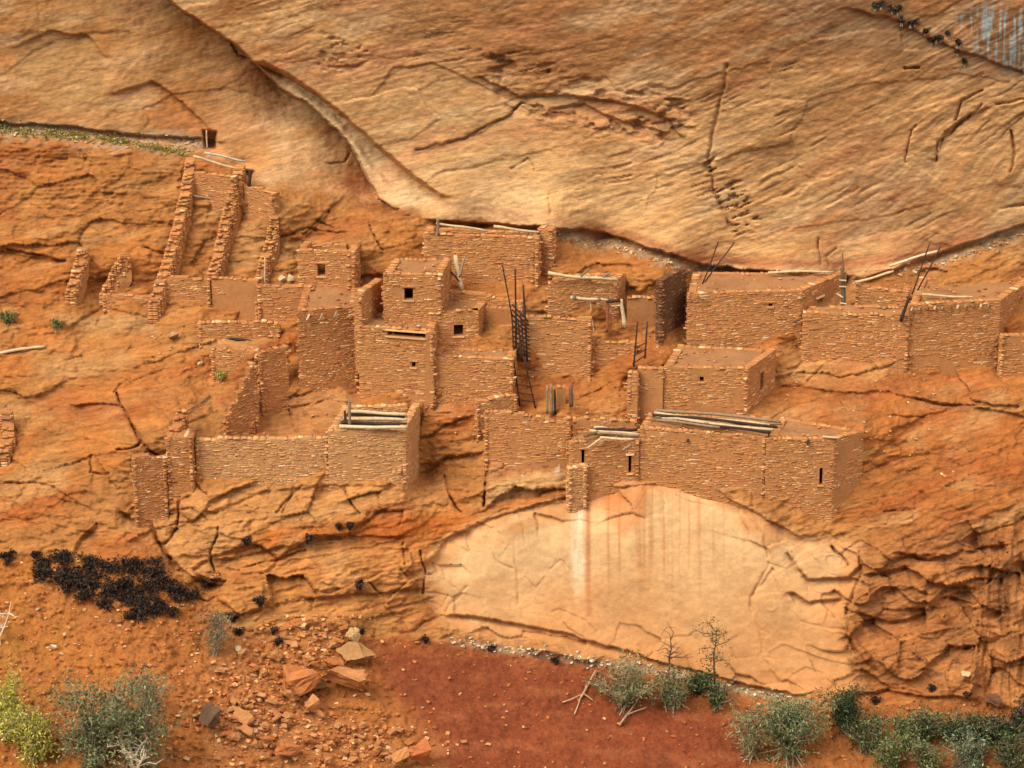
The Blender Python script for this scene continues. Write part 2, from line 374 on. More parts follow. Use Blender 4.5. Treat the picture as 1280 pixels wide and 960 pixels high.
ledge([(465, 120), (490, 85), (540, 78), (590, 100), (640, 125)], 0.15, 70, fade=12)
ledge([(520, 190), (560, 178), (600, 165), (640, 140), (650, 128)], 0.2, 18, fade=8)
ledge([(600, 96), (650, 120), (700, 118), (780, 128), (840, 150), (850, 170)], 0.45, 22, fade=14)
ledge([(690, 135), (730, 130), (770, 150), (830, 165)], 0.35, 12, fade=10)
ledge([(1060, 10), (1120, 25), (1180, 55), (1290, 95)], 0.3, 40, fade=14)
ledge([(1168, 200), (1180, 165), (1205, 148), (1232, 135)], 0.35, 30, fade=8)
# lower slab, its spalled arch and its undercut foot
SLAB = [(536, 705), (560, 672), (610, 650), (660, 634), (720, 618), (790, 606), (862, 602), (900, 616), (960, 650), (1000, 670), (1076, 684),
        (1072, 730), (1050, 790), (1075, 850), (1000, 866), (940, 858), (830, 832), (700, 808), (600, 796), (552, 780), (530, 740)]
ledge([(536, 705), (560, 672), (610, 650), (660, 634), (720, 618), (790, 606), (862, 602), (900, 616), (960, 650), (1000, 670)], 0.35, 60, fade=8)
ledge([(560, 768), (640, 778), (700, 790), (780, 812), (850, 834), (940, 858), (1000, 868)], 0.55, 8, fade=14)
ledge([(1065, 868), (1110, 862), (1150, 870), (1200, 872)], 0.5, 10, fade=10)
# shelves and blocks on the slope
ledge([(0, 312), (40, 320), (80, 328)], 0.5, 14, fade=5)
ledge([(90, 505), (150, 505), (185, 560), (205, 572)], 0.5, 30, fade=5)
ledge([(0, 600), (60, 605), (120, 640)], 0.25, 25, fade=10)
ledge([(205, 668), (260, 640), (340, 612), (430, 606), (500, 608)], 0.25, 30, fade=12)
ledge([(150, 640), (190, 655), (215, 700), (240, 722), (275, 730)], 0.7, 20, fade=8)
ledge([(270, 700), (330, 690), (420, 668), (500, 672)], 0.3, 22, fade=10)
ledge([(270, 745), (300, 768), (360, 752), (450, 742), (530, 735)], 0.35, 22, fade=10)
ledge([(980, 482), (1060, 490), (1110, 490), (1170, 502), (1280, 520)], 0.35, 28, fade=12)
ledge([(985, 462), (1030, 440), (1080, 445), (1105, 470)], 0.2, 18, fade=8)
ledge([(1120, 690), (1160, 700), (1200, 690), (1260, 680)], 0.5, 25, fade=10)
ledge([(1085, 720), (1130, 708), (1170, 730), (1215, 735)], 0.6, 22, fade=8)
ledge([(1070, 765), (1110, 778), (1150, 768), (1180, 745), (1215, 752)], 0.5, 18, fade=8)
ledge([(985, 740), (1010, 752), (1050, 748)], 0.45, 14, fade=5)
ledge([(985, 690), (1010, 725), (1060, 722), (1078, 705)], 0.45, 14, fade=5)
ledge([(1210, 870), (1222, 800), (1230, 740), (1262, 690)], -0.6, 30, fade=8)
ledge([(530, 520), (545, 495), (600, 490), (640, 500)], 0.4, 30, fade=8)
ledge([(512, 600), (560, 570), (606, 566)], 0.5, 25, fade=6)
ledge([(975, 455), (1000, 440), (1060, 434), (1110, 445)], -0.2, 20, fade=8)

# joints and cracks
for poly, w, dp in [
    ([(290, 55), (300, 70), (355, 95)], 1.5, .3), ([(408, 205), (432, 202), (436, 192)], 1.4, .3), ([(555, 470), (535, 500), (525, 530)], 1.4, .3),
    ([(8, 311), (45, 319), (80, 327)], 1.8, .5), ([(180, 310), (205, 318)], 1.5, .3), ([(340, 300), (362, 292), (385, 283)], 1.4, .3), ([(385, 285), (420, 292), (445, 290)], 1.2, .2),
    ([(462, 283), (470, 300), (480, 312)], 1.3, .3), ([(145, 490), (160, 520), (175, 550), (200, 572)], 1.7, .5), ([(145, 562), (160, 560), (177, 554)], 1.6, .45), ([(140, 490), (150, 482), (185, 470), (205, 462)], 1.4, .2),
    ([(115, 570), (112, 590), (135, 592)], 1.5, .3), ([(172, 632), (188, 650), (205, 690), (215, 700)], 1.8, .5), ([(225, 618), (222, 660), (205, 680)], 1.7, .5), ([(178, 590), (182, 640)], 1.5, .35),
    ([(205, 640), (240, 636), (260, 650)], 1.4, .3), ([(260, 640), (300, 640), (340, 642)], 1.2, .2), ([(345, 640), (360, 622), (378, 605)], 1.4, .3), ([(365, 598), (368, 610), (352, 640)], 1.3, .3),
    ([(430, 610), (438, 630), (450, 642)], 1.6, .4), ([(556, 595), (560, 618), (576, 640)], 1.6, .45), ([(607, 570), (608, 600), (604, 632)], 1.8, .55), ([(607, 585), (650, 590)], 1.1, .15),
    ([(600, 660), (615, 690), (622, 702), (640, 712)], 1.5, .35), ([(644, 672), (646, 720), (648, 755)], 1.4, .35), ([(652, 655), (656, 680)], 1.3, .25), ([(656, 722), (670, 735), (682, 722)], 1.4, .3),
    ([(686, 712), (700, 700), (712, 712), (725, 735)], 1.4, .3), ([(556, 765), (572, 748), (584, 733)], 1.5, .3), ([(690, 765), (700, 762), (728, 775), (745, 790)], 1.4, .3), ([(540, 705), (548, 720), (568, 735)], 1.5, .3),
    ([(535, 750), (552, 760), (560, 745)], 1.4, .3), ([(756, 610), (766, 632)], 1.3, .25), ([(808, 612), (795, 636)], 1.2, .2), ([(915, 622), (940, 650), (955, 672), (962, 705), (940, 745)], 1.6, .4),
    ([(940, 765), (938, 745), (955, 728), (966, 712)], 2.2, .5), ([(966, 712), (975, 735), (985, 748)], 1.8, .4), ([(990, 690), (1005, 720), (1020, 740)], 1.8, .4), ([(1040, 685), (1060, 705)], 2.0, .4), ([(945, 770), (952, 810)], 1.3, .25),
    ([(1058, 755), (1060, 795), (1075, 820), (1095, 838)], 2.2, .6), ([(1075, 690), (1075, 720), (1060, 760)], 2.4, .6), ([(985, 760), (1000, 778), (1040, 785), (1055, 788)], 1.4, .3), ([(905, 790), (918, 825)], 1.4, .3),
    ([(1135, 820), (1150, 790), (1165, 760)], 1.5, .35), ([(1172, 800), (1190, 780), (1205, 760)], 1.4, .3), ([(1110, 740), (1140, 735), (1160, 745)], 2.2, .5), ([(1180, 700), (1188, 730), (1210, 745)], 2.2, .5), ([(1225, 700), (1235, 760), (1228, 840)], 2.2, .5),
    ([(1250, 720), (1262, 770), (1255, 850)], 2.4, .5), ([(1090, 710), (1110, 722), (1120, 745)], 2.0, .5), ([(1205, 850), (1232, 862), (1236, 885)], 1.8, .4), ([(525, 690), (530, 715), (528, 740)], 1.6, .35), ([(503, 678), (505, 705)], 1.5, .35),
    ([(300, 712), (345, 700), (380, 688)], 1.5, .3), ([(290, 716), (332, 720)], 1.3, .25), ([(462, 728), (480, 745)], 1.2, .25), ([(235, 745), (260, 752), (272, 745)], 1.5, .4), ([(275, 660), (262, 690), (268, 715)], 1.5, .35),
    ([(1132, 205), (1138, 165), (1145, 155)], 1.3, .25), ([(1168, 200), (1172, 180), (1195, 158), (1228, 132)], 1.6, .35), ([(1262, 215), (1268, 195), (1264, 165)], 1.8, .4), ([(1250, 262), (1280, 256)], 1.6, .35), ([(1195, 150), (1200, 125), (1230, 112)], 1.5, .3),
    ([(1245, 130), (1285, 124)], 1.5, .3), ([(1130, 85), (1148, 84)], 1.5, .3), ([(1022, 300), (1024, 330)], 1.4, .25), ([(1036, 332), (1032, 318), (1045, 310)], 1.3, .2), ([(910, 82), (895, 150), (885, 200), (893, 240), (905, 268), (920, 290)], 2.6, .22),
    ([(640, 140), (652, 128), (670, 135)], 1.5, .3), ([(686, 240), (688, 270)], 1.1, .15), ([(520, 188), (580, 172), (640, 142)], 1.4, .25), ([(640, 210), (662, 198), (668, 212)], 1.2, .15),
    ([(1145, 500), (1165, 505), (1240, 508)], 1.5, .3), ([(1100, 520), (1160, 522)], 1.3, .2), ([(1010, 478), (1030, 455), (1048, 444)], 1.3, .2), ([(985, 470), (1000, 456), (1012, 445)], 1.3, .2), ([(1105, 638), (1140, 640)], 1.3, .2),
    ([(800, 620), (808, 600)], 1.2, .2), ([(705, 472), (735, 468), (748, 462)], 1.6, .3), ([(380, 292), (400, 272), (412, 265)], 1.5, .3), ([(395, 275), (418, 285)], 1.3, .25), ([(555, 500), (575, 488), (570, 476)], 1.3, .3), ([(538, 510), (555, 492)], 1.3, .25),
    ([(360, 500), (380, 492), (400, 488), (408, 480)], 1.5, .3), ([(365, 512), (390, 505), (415, 500), (440, 505)], 1.4, .3), ([(385, 525), (410, 518), (430, 522)], 1.4, .25), ([(355, 490), (362, 520), (370, 540)], 1.3, .25), ([(720, 500), (745, 490), (765, 478)], 1.4, .25),
    ([(1120, 835), (1165, 838)], 1.2, .2), ([(60, 620), (100, 630)], 1.2, .2), ([(0, 604), (40, 604)], 1.3, .25)]:
    crack(poly, w, dp * (0.3 if poly[0][0] > 1050 and poly[0][1] > 680 else 0.22 if 530 < poly[0][0] < 1000 and poly[0][1] > 600 else 1.0))
# zones
b1 = np.interp(PX, B1x, B1y)
UP = 1 - sstep(-6, 10, PY - b1 + 6 * fbm(PX / 30, PY / 30, 3, 4))
TALx = [-700, 0, 60, 120, 200, 240, 262, 300, 360, 440, 470, 560, 620, 700, 830, 940, 1000, 1090, 1200, 1280, 2000]
TALy = [700, 700, 692, 695, 705, 735, 760, 790, 800, 790, 797, 797, 806, 817, 836, 862, 872, 878, 872, 885, 890]
tal = np.interp(PX, TALx, TALy)
TALUS = sstep(-4, 5, PY - tal + 8 * fbm(PX / 25, PY / 25, 3, 6))
slab = region(SLAB, 11)
frac = region([(1072, 690), (1130, 680), (1200, 660), (1300, 660), (1700, 640), (1700, 900), (1280, 880), (1200, 865), (1090, 850), (1062, 790)], 26)
fin = region([(350, 108), (368, 102), (425, 144), (470, 184), (508, 222), (548, 256), (495, 260), (472, 244), (452, 208), (432, 172), (395, 138)], 4, False)
# bedding: cross-beds rising to the right in the cliff, gentler on the slope
ang = np.radians(np.interp(PX, [-200, 300, 600, 900, 1300], [6, 14, 10, 17, 22]) - 6 * sstep(120, 320, PY))
tb = PY + np.tan(ang) * (PX - 640) + 10 * fbm(PX / 120, PY / 60, 3, 2)
bed = fbm(PX / 70, tb / 5.0, 3, 1) ; bed2 = fbm(PX / 26, tb / 2.2, 2, 3); bed3 = fbm(PX / 160, tb / 17.0, 3, 6)
def worley(u, v, seed):
    ui = np.floor(u).astype(np.int64); vi = np.floor(v).astype(np.int64)
    f1 = np.full(u.shape, 9.0); f2 = f1.copy(); ident = np.zeros(u.shape + (4,))
    T0, T1 = _TAB[seed % 8], _TAB[(seed + 3) % 8]
    for di in (-1, 0, 1):
        for dj in (-1, 0, 1):
            a = (ui + di + 17 * seed) & 511; b = (vi + dj + 29 * seed) & 511
            ox = ui + di + 0.1 + 0.8 * T0[a, b] - u; oy = vi + dj + 0.1 + 0.8 * T1[a, b] - v
            d = np.hypot(ox, oy); m = d < f1
            f2 = np.where(m, f1, np.minimum(f2, d)); f1 = np.where(m, d, f1)
            ident[m] = np.stack([T0[b[m], a[m]], T1[b[m], a[m]], ox[m], oy[m]], -1)
    return f1, f2, ident
def sheets(f, n):
    t = f * n; fl = np.floor(t); fr = t - fl
    return (fl + sstep(0.0, 0.14, fr) + 0.35 * (fr - 0.5)) / n
def blocks(cx, cy, seed, off, tilt, joint, shear=0.0):
    """jointed rock: each block set in or out, tilted a little, with open joints in places"""
    f1, f2, q = worley((wx + 14 * fbm(PX / 30, PY / 30, 2, seed)) / cx, (wy + shear * PX) / cy, seed)
    e = f2 - f1
    return (q[..., 0] - 0.5) * off + (q[..., 2] * (q[..., 1] - 0.5) + q[..., 3] * (q[..., 0] - 0.35)) * tilt + joint * np.exp(-(e / 0.05) ** 2) * sstep(0.35, 0.7, vn(PX / 22, PY / 22, seed))
rough = fbm(PX / 60, PY / 42, 5, 2); fine = fbm(PX / 9, PY / 7, 3, 4); big = fbm(PX / 180, PY / 140, 3, 7)
chip = ridged(PX / 34, (PY + 0.25 * PX) / 20, 4, 3)
rock = 1 - TALUS
calm = 1 - 0.75 * slab - 0.7 * fin
strong = sstep(-0.25, 0.4, fbm(PX / 130, PY / 45, 3, 5))       # where the beds stand out
bedamp = 0.22 + 0.78 * np.clip(region([(380, -200), (760, -200), (760, 100), (620, 110), (520, 70), (430, 100), (330, 30)], 40) + region([(820, 40), (1400, -60), (1400, 260), (1150, 300), (960, 330), (860, 300), (700, 280)], 60), 0, 1) * UP
D += -(0.07 * bed + 0.07 * bed2 * strong + 0.06 * bed3) * rock * calm * (0.3 + 0.7 * strong) * bedamp * 0.7
D += -(0.05 * bed + 0.04 * bed2) * rock * (1 - UP) * (1 - slab) * 1.2
D += -(0.35 * big + (0.22 - 0.12 * UP) * rough + (0.06 - 0.02 * UP) * fine + 0.05 * (1 - 0.6 * UP) * fbm(PX / 4.5, PY / 3.5, 2, 7)) * rock * calm
lowrock = region([(130, 660), (205, 604), (400, 600), (600, 600), (720, 600), (640, 640), (545, 690), (540, 790), (440, 790), (300, 780), (250, 735), (200, 700)], 12)
leftrock = (1 - UP) * rock * (1 - slab) * (1 - frac) * (1 - lowrock)
b_low = blocks(82, 36, 1, 0.5, 0.8, 0.16, 0.22); b_fr = blocks(56, 40, 2, 0.6, 1.2, 0.1, 0.1); b_sl = blocks(130, 62, 3, 0.25, 0.5, 0.06, 0.15); b_up = blocks(190, 60, 4, 0.12, 0.12, 0.03, 0.25)
b_sm = blocks(26, 14, 5, 0.16, 0.25, 0.12, 0.15)
D += b_low * lowrock + (b_fr + 0.6 * b_sm) * frac + (b_sl + 0.5 * b_sm * strong) * leftrock + b_up * UP * rock * calm + 0.35 * b_sm * lowrock
D += (chip - 0.55) * -0.30 * (leftrock + lowrock)
D += 1.25 * sheets(fbm((wx + 0.3 * wy) / 80, (wy - 0.15 * wx) / 44, 2, 2), 2.5) * np.clip(frac + 0.2 * slab * sstep(930, 1010, PX), 0, 1) + 0.5 * fbm(PX / 9, PY / 70, 3, 5) * frac * sstep(1195, 1250, PX)
D += 0.55 * sheets(fbm((wx + 0.4 * wy) / 95, (wy + 0.2 * wx) / 34, 3, 4), 3) * lowrock + 0.30 * sheets(fbm(wx / 90, (wy + 0.15 * wx) / 36, 3, 6), 3) * leftrock
D += 0.09 * sheets(fbm(PX / 150, tb / 34, 3, 3), 4) * UP * rock * (1 - fin) * (0.3 + 0.7 * bedamp)
edge = slab * (1 - sstep(10, 60, sdf(SLAB, wx, wy)))
D += (0.5 * blocks(48, 30, 6, 0.5, 0.8, 0.14, -0.2)) * edge
redsoil = region([(470, 800), (620, 806), (760, 830), (860, 880), (960, 905), (930, 1000), (560, 1000), (520, 900), (480, 850)], 30)
D += -(0.22 * fbm(PX / 55, PY / 55, 4, 1) + (0.22 * fbm(PX / 14, PY / 9, 3, 5) + 0.12 * fbm(PX / 5, PY / 4, 2, 6)) * (1 - 0.6 * redsoil)) * TALUS
D += -0.03 * fbm(PX / 30, PY / 25, 4, 4) * slab
# scalloped spall pockets in the cliff above the rooms
pock = region([(600, 60), (680, 70), (760, 110), (850, 110), (870, 160), (840, 185), (780, 168), (700, 160), (640, 140)], 12)
D += 0.35 * sstep(0.05, 0.35, fbm(PX / 16, PY / 9, 3, 2)) * pock * 0.6 + 0.3 * sheets(fbm(PX / 40, PY / 15, 3, 6), 3) * pock
pits = region([(880, 200), (900, 195), (960, 285), (920, 300), (895, 260)], 6)
D += 0.22 * sstep(0.1, 0.3, fbm((PX + PY) / 8, tb / 3.0, 2, 5)) * pits
pit2 = region([(400, 40), (470, 60), (440, 90), (395, 85)], 8)
D += 0.15 * sstep(0.1, 0.3, fbm(PX / 9, PY / 4, 2, 3)) * pit2

for poly, dp in (([(254, 164), (270, 165), (270, 186), (256, 185)], 1.2), ([(307, 213), (317, 214), (315, 235), (308, 234)], 0.9), ([(1124, 372), (1136, 370), (1136, 400), (1124, 402)], 0.6)):
    D += dp * region(poly, 2.5, False)
dash = sstep(0.34, 0.5, fbm(PX / 34, tb / 2.6, 2, 7)) * UP * rock * calm * sstep(-0.1, 0.3, fbm(PX / 90, PY / 40, 3, 1)) * bedamp
D += 0.09 * dash
# ------------------------------------------------------------------ the rock: its own colours (mineral, soil and stain), plus painted shade under the arch
def mixc(c, col, m): return c * (1 - m[..., None]) + lin(col) * m[..., None]
c = np.zeros(PX.shape + (3,)) + lin((190, 128, 70))
c = mixc(c, (206, 152, 96), UP)
hue = sstep(-0.35, 0.45, fbm(PX / 130, PY / 80, 4, 3))
c = mixc(c, (188, 116, 56), (1 - UP) * hue * 0.85)
c = mixc(c, (190, 128, 74), UP * sstep(-0.2, 0.5, bed3 + 0.4 * big) * 0.65)
topband = UP * (1 - sstep(20, 165, PY + 30 * fbm(PX / 90, PY / 50, 3, 1))) * sstep(380, 620, PX)
c = mixc(c, (178, 116, 66), topband * 0.75)
lefttop = UP * (1 - sstep(230, 420, PX + (PY - 100) * 1.0))
c = mixc(c, (180, 116, 60), lefttop * sstep(-0.3, 0.4, fbm(PX / 60, PY / 40, 4, 6)) * 0.8)
c = mixc(c, (186, 146, 92), region([(18, 60), (60, 32), (115, 48), (128, 110), (110, 140), (60, 138), (28, 110)], 7) * 0.6)
c = mixc(c, (176, 118, 66), UP * sstep(2, 10, PY - np.interp(PX, [p[0] for p in ARCH], [p[1] for p in ARCH])) * (1 - sstep(480, 492, PX)) * 0.35 * (1 - fin))  # recess below the arch lip: its shade is put into the rock colour
c = mixc(c, (218, 178, 126), fin * 0.85)
c = mixc(c, (208, 162, 106), UP * region([(470, 130), (560, 90), (640, 140), (700, 200), (820, 220), (820, 300), (560, 270), (490, 250)], 40) * 0.45)
c = mixc(c, (190, 104, 48), region([(150, 115), (195, 100), (240, 128), (258, 165), (200, 165)], 8) * 0.35)
# dark varnish on the cross-beds and pockets
varn = UP * region([(420, -20), (900, -20), (1100, 60), (1060, 160), (930, 290), (890, 280), (860, 190), (700, 165), (600, 100), (430, 110)], 60)
c = mixc(c, (124, 78, 46), varn * sstep(0.15, 0.6, bed + 0.5 * bed3 + 0.15) * 0.5)
c = mixc(c, (120, 70, 40), dash * 0.55)
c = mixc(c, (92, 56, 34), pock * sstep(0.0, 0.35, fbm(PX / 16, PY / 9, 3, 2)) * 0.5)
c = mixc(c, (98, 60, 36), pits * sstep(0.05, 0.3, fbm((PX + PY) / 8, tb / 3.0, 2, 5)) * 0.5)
c = mixc(c, (168, 88, 46), UP * region([(960, 285), (1030, 265), (1075, 248), (1160, 232), (1170, 240), (1090, 262), (1020, 285), (965, 296)], 8) * 0.5)
c = mixc(c, (150, 120, 88), region([(1000, -60), (1090, -10), (1180, 40), (1300, 80), (1300, 120), (1160, 80), (1050, 60), (960, 30)], 18) * 0.4)
# rubble bands in the rear crevice
band = np.exp(-((PY - b1 - 3) / 9) ** 2)
dust = band * sstep(-0.2, 0.3, fbm(PX / 11, PY / 4, 3, 2)) * (1 - sstep(1000, 1100, PX) * (1 - sstep(1150, 1180, PX))) * (0.25 + 0.75 * (1 - sstep(255, 275, PX) * (1 - sstep(680, 700, PX))))
c = mixc(c, (186, 160, 128), dust * 0.8)
c = mixc(c, (140, 62, 34), np.exp(-((PY - b1 + 14) / 7) ** 2) * sstep(540, 640, PX) * 0.6)  # dark red-brown line along the undercut, just above the crevice
c = mixc(c, (136, 118, 44), np.exp(-((PY - np.interp(PX, [-100, 0, 120, 200, 240], [164, 166, 174, 187, 194])) / 5.0) ** 2) * (1 - sstep(225, 245, PX)) * sstep(-0.25, 0.2, fbm(PX / 8, PY / 3, 3, 1)) * 0.8)
lrub = region([(-60, 143), (120, 157), (250, 169), (264, 187), (200, 185), (100, 173), (-60, 163)], 5)
c = mixc(c, (160, 136, 108), lrub * sstep(-0.3, 0.25, fbm(PX / 10, PY / 4, 3, 1)) * 0.8)
# slope: warm orange skin, paler rock where the skin is gone
orange = region([(-400, 180), (60, 175), (120, 230), (60, 300), (-400, 300)], 20) * 0.6 + region([(-400, 420), (150, 410), (260, 460), (230, 560), (160, 640), (0, 690), (-400, 690)], 25) * 0.6
c = mixc(c, (192, 106, 44), np.clip(orange, 0, 1) * sstep(-0.5, 0.3, rough) * 0.75)
c = mixc(c, (188, 120, 62), region([(-400, 300), (100, 330), (200, 300), (240, 220), (110, 240), (0, 290)], 30) * 0.4)
c = mixc(c, (196, 146, 92), region([(60, 398), (185, 395), (200, 415), (110, 414)], 5) * 0.8)
c = mixc(c, (198, 138, 80), region([(135, 655), (200, 640), (250, 608), (400, 603), (560, 602), (560, 640), (430, 650), (330, 660), (280, 700), (260, 740), (200, 700)], 14) * 0.85)
c = mixc(c, (197, 130, 70), region([(275, 735), (290, 700), (420, 672), (505, 680), (530, 720), (535, 760), (440, 742), (300, 770)], 10) * 0.8)
c = mixc(c, (190, 106, 42), region([(285, 690), (340, 660), (430, 650), (560, 648), (650, 625), (715, 605), (715, 615), (640, 640), (560, 668), (500, 676), (420, 662), (350, 688)], 9) * 0.85)
c = mixc(c, (208, 160, 104), region([(612, 575), (700, 560), (705, 600), (640, 622), (610, 628)], 8) * 0.75)
c = mixc(c, (208, 154, 94), region([(980, 470), (1000, 448), (1060, 436), (1105, 450), (1100, 480), (1040, 490)], 12) * 0.6)
c = mixc(c, (204, 160, 108), region([(545, 495), (580, 485), (640, 492), (600, 520), (540, 530)], 10) * 0.3)
c = mixc(c, (186, 106, 48), region([(975, 490), (1140, 490), (1300, 520), (1300, 600), (1090, 560), (1000, 525)], 16) * 0.6)
c = mixc(c, (176, 104, 52), region([(1085, 560), (1400, 560), (1400, 680), (1200, 680), (1080, 690)], 18) * 0.6)
c = mixc(c, (202, 150, 94), (1 - UP) * (1 - slab) * sstep(0.05, 0.5, fbm(wx / 70, (wy + .2 * wx) / 30, 4, 5)) * 0.55)
c = mixc(c, (172, 86, 40), (1 - UP) * (1 - slab) * sstep(0.05, 0.5, fbm(wx / 80, (wy + .2 * wx) / 34, 4, 7)) * 0.5)
c = mixc(c, (206, 130, 84), UP * sstep(0.1, 0.5, fbm(PX / 110, tb / 40, 3, 2)) * 0.35)
c = mixc(c, (214, 172, 122), UP * sstep(0.1, 0.5, fbm(PX / 90, tb / 26, 3, 6)) * 0.4)
c = mixc(c, (198, 142, 86), region([(330, 488), (447, 486), (450, 540), (335, 545)], 10) * 0.6)
# pale slab and the runs of mud and lime down it
c = mixc(c, (216, 168, 114), slab)
c = mixc(c, (198, 126, 68), slab * (1 - sstep(0, 34, sdf(SLAB, wx, wy) + 22 * fbm(PX / 26, PY / 20, 3, 3))) * 0.7)
c = mixc(c, (202, 134, 76), slab * sstep(650, 800, PY + 50 * fbm(PX / 80, PY / 60, 3, 2)) * 0.75)
runs = fbm(PX / 5.0, PY / 170, 3, 4)
c = mixc(c, (182, 112, 62), slab * sstep(0.0, 0.5, runs) * (1 - sstep(680, 770, PY)) * sstep(690, 740, PX) * (1 - sstep(900, 950, PX)) * 0.55)
c = mixc(c, (194, 110, 52), region([(752, 612), (812, 610), (805, 650), (780, 672), (760, 655)], 8) * 0.5)
c = mixc(c, (232, 204, 162), region([(716, 622), (730, 622), (731, 700), (729, 768), (719, 768), (715, 700)], 4, False) * (0.45 + 0.5 * sstep(-0.3, 0.3, fbm(PX / 3, PY / 60, 2, 2))) * (1 - sstep(690, 770, PY)))
c = mixc(c, (178, 106, 58), region([(732, 630), (738, 640), (739, 770), (733, 770)], 3, False) * 0.5)
c = mixc(c, (214, 190, 156), np.exp(-((PX - 697) / 3.2) ** 2) * sstep(556, 562, PY) * (1 - sstep(585, 600, PY)) * 0.8)
# fractured brown face
c = mixc(c, (188, 122, 70), frac * 0.75)
c = mixc(c, (84, 54, 36), frac * sstep(0.15, 0.55, fbm(PX / 30, PY / 18, 4, 2)) * 0.35)
c = mixc(c, (92, 60, 38), frac * sstep(1205, 1260, PX) * sstep(0.0, 0.5, fbm(PX / 10, PY / 45, 3, 5)) * 0.5)
# bedding tint, grain
sh = 1 + (0.26 * bed + 0.30 * bed2) * rock * calm * bedamp + 0.10 * rough + 0.10 * fine
c = c * sh[..., None]
# soil
cs = np.zeros(PX.shape + (3,)) + lin((192, 118, 60))
cs = mixc(cs, (152, 76, 44), region([(470, 800), (620, 806), (760, 830), (860, 880), (960, 905), (930, 1000), (560, 1000), (520, 900), (480, 850)], 34))
cs = mixc(cs, (150, 78, 44), region([(480, 810), (600, 812), (720, 840), (760, 900), (700, 960), (560, 930), (500, 860)], 30) * 0.45)
cs = mixc(cs, (194, 120, 54), (1 - sstep(160, 320, PX)) * sstep(-0.4, 0.4, fbm(PX / 70, PY / 50, 4, 6)) * 0.8)
cs = mixc(cs, (176, 132, 60), (1 - sstep(40, 140, PX)) * sstep(700, 860, PY) * sstep(-0.3, 0.3, fbm(PX / 40, PY / 30, 4, 1)) * 0.45)
cs = mixc(cs, (192, 126, 74), region([(270, 780), (370, 780), (460, 770), (460, 800), (380, 840), (420, 900), (560, 930), (560, 1000), (260, 1000), (230, 880)], 20) * sstep(-0.4, 0.3, fbm(PX / 20, PY / 14, 3, 3)) * 0.7)
cs = mixc(cs, (196, 172, 132), np.exp(-((PY - tal - 4) / 5) ** 2) * sstep(540, 620, PX) * (1 - sstep(1000, 1060, PX)) * 0.75)
cs = mixc(cs, (178, 108, 56), sstep(1040, 1120, PX) * 0.7)
cs = mixc(cs, (184, 108, 64), redsoil * sstep(0.0, 0.5, fbm((PX - .5 * PY) / 60, PY / 16, 4, 5)) * 0.5)
cs = mixc(cs, (128, 64, 40), redsoil * sstep(0.1, 0.5, fbm((PX + .4 * PY) / 50, PY / 22, 4, 3)) * 0.5)
cs = cs * (1 + 0.14 * fbm(PX / 50, PY / 40, 4, 2) + 0.16 * fbm(PX / 6, PY / 5, 3, 4))[..., None]
c = c * (1 - TALUS[..., None]) + cs * TALUS[..., None]
# blue-grey lime wash high at the right corner
wash = region([(1195, 18), (1215, 8), (1300, 10), (1300, 95), (1262, 84), (1215, 62)], 14)
st = sstep(-0.1, 0.35, fbm(PX / 2.6, PY / 30, 3, 6))
c = mixc(c, (138, 168, 166), wash * st * 0.7)
c = mixc(c, (60, 52, 44), wash * (1 - st) * 0.5)
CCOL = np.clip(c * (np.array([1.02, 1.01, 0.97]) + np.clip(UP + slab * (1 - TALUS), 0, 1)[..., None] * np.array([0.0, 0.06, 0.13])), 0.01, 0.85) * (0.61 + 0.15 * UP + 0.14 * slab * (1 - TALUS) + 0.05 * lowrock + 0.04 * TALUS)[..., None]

tx, ty, tz = rays(PX, PY)
T = (D - CAM[1]) / ty
P3 = np.stack([CAM[0] + tx * T, D, CAM[2] + tz * T], -1)
def surfY(px, py):
    i = np.clip(np.searchsorted(gx, px), 1, len(gx) - 1); j = np.clip(np.searchsorted(gy, py), 1, len(gy) - 1)
    u = (px - gx[i - 1]) / (gx[i] - gx[i - 1]); v = (py - gy[j - 1]) / (gy[j] - gy[j - 1])
    return (D[j - 1, i - 1] * (1 - u) + D[j - 1, i] * u) * (1 - v) + (D[j, i - 1] * (1 - u) + D[j, i] * u) * v
def surf(px, py): return atY(px, py, float(surfY(px, py)))
qx = 0.25 * (PX[:-1, :-1] + PX[1:, :-1] + PX[1:, 1:] + PX[:-1, 1:]); qy = 0.25 * (PY[:-1, :-1] + PY[1:, :-1] + PY[1:, 1:] + PY[:-1, 1:])
zone_t = TALUS[:-1, :-1] > 0.5
zone_u = (qy < np.interp(qx, B1x, B1y) - 2) & ~zone_t
zone_s = (slab[:-1, :-1] > 0.6) & ~zone_t & ~zone_u
zone_l = ~zone_t & ~zone_u & ~zone_s
mk('rock_slab', grid_mesh('rock_slab', P3, zone_s, CCOL, M_SLAB), kind='structure', label='pale smooth spalled sandstone face under the ruins')
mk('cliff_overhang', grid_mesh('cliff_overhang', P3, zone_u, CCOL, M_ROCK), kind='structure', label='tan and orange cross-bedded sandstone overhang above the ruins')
mk('cliff_slope', grid_mesh('cliff_slope', P3, zone_l, CCOL, M_ROCK), kind='structure', label='steep orange sandstone slope and pale slab carrying the ruins')
mk('ground', grid_mesh('ground', P3, zone_t, CCOL, M_SOIL), kind='structure', label='red and orange sandy talus ground below the cliff')

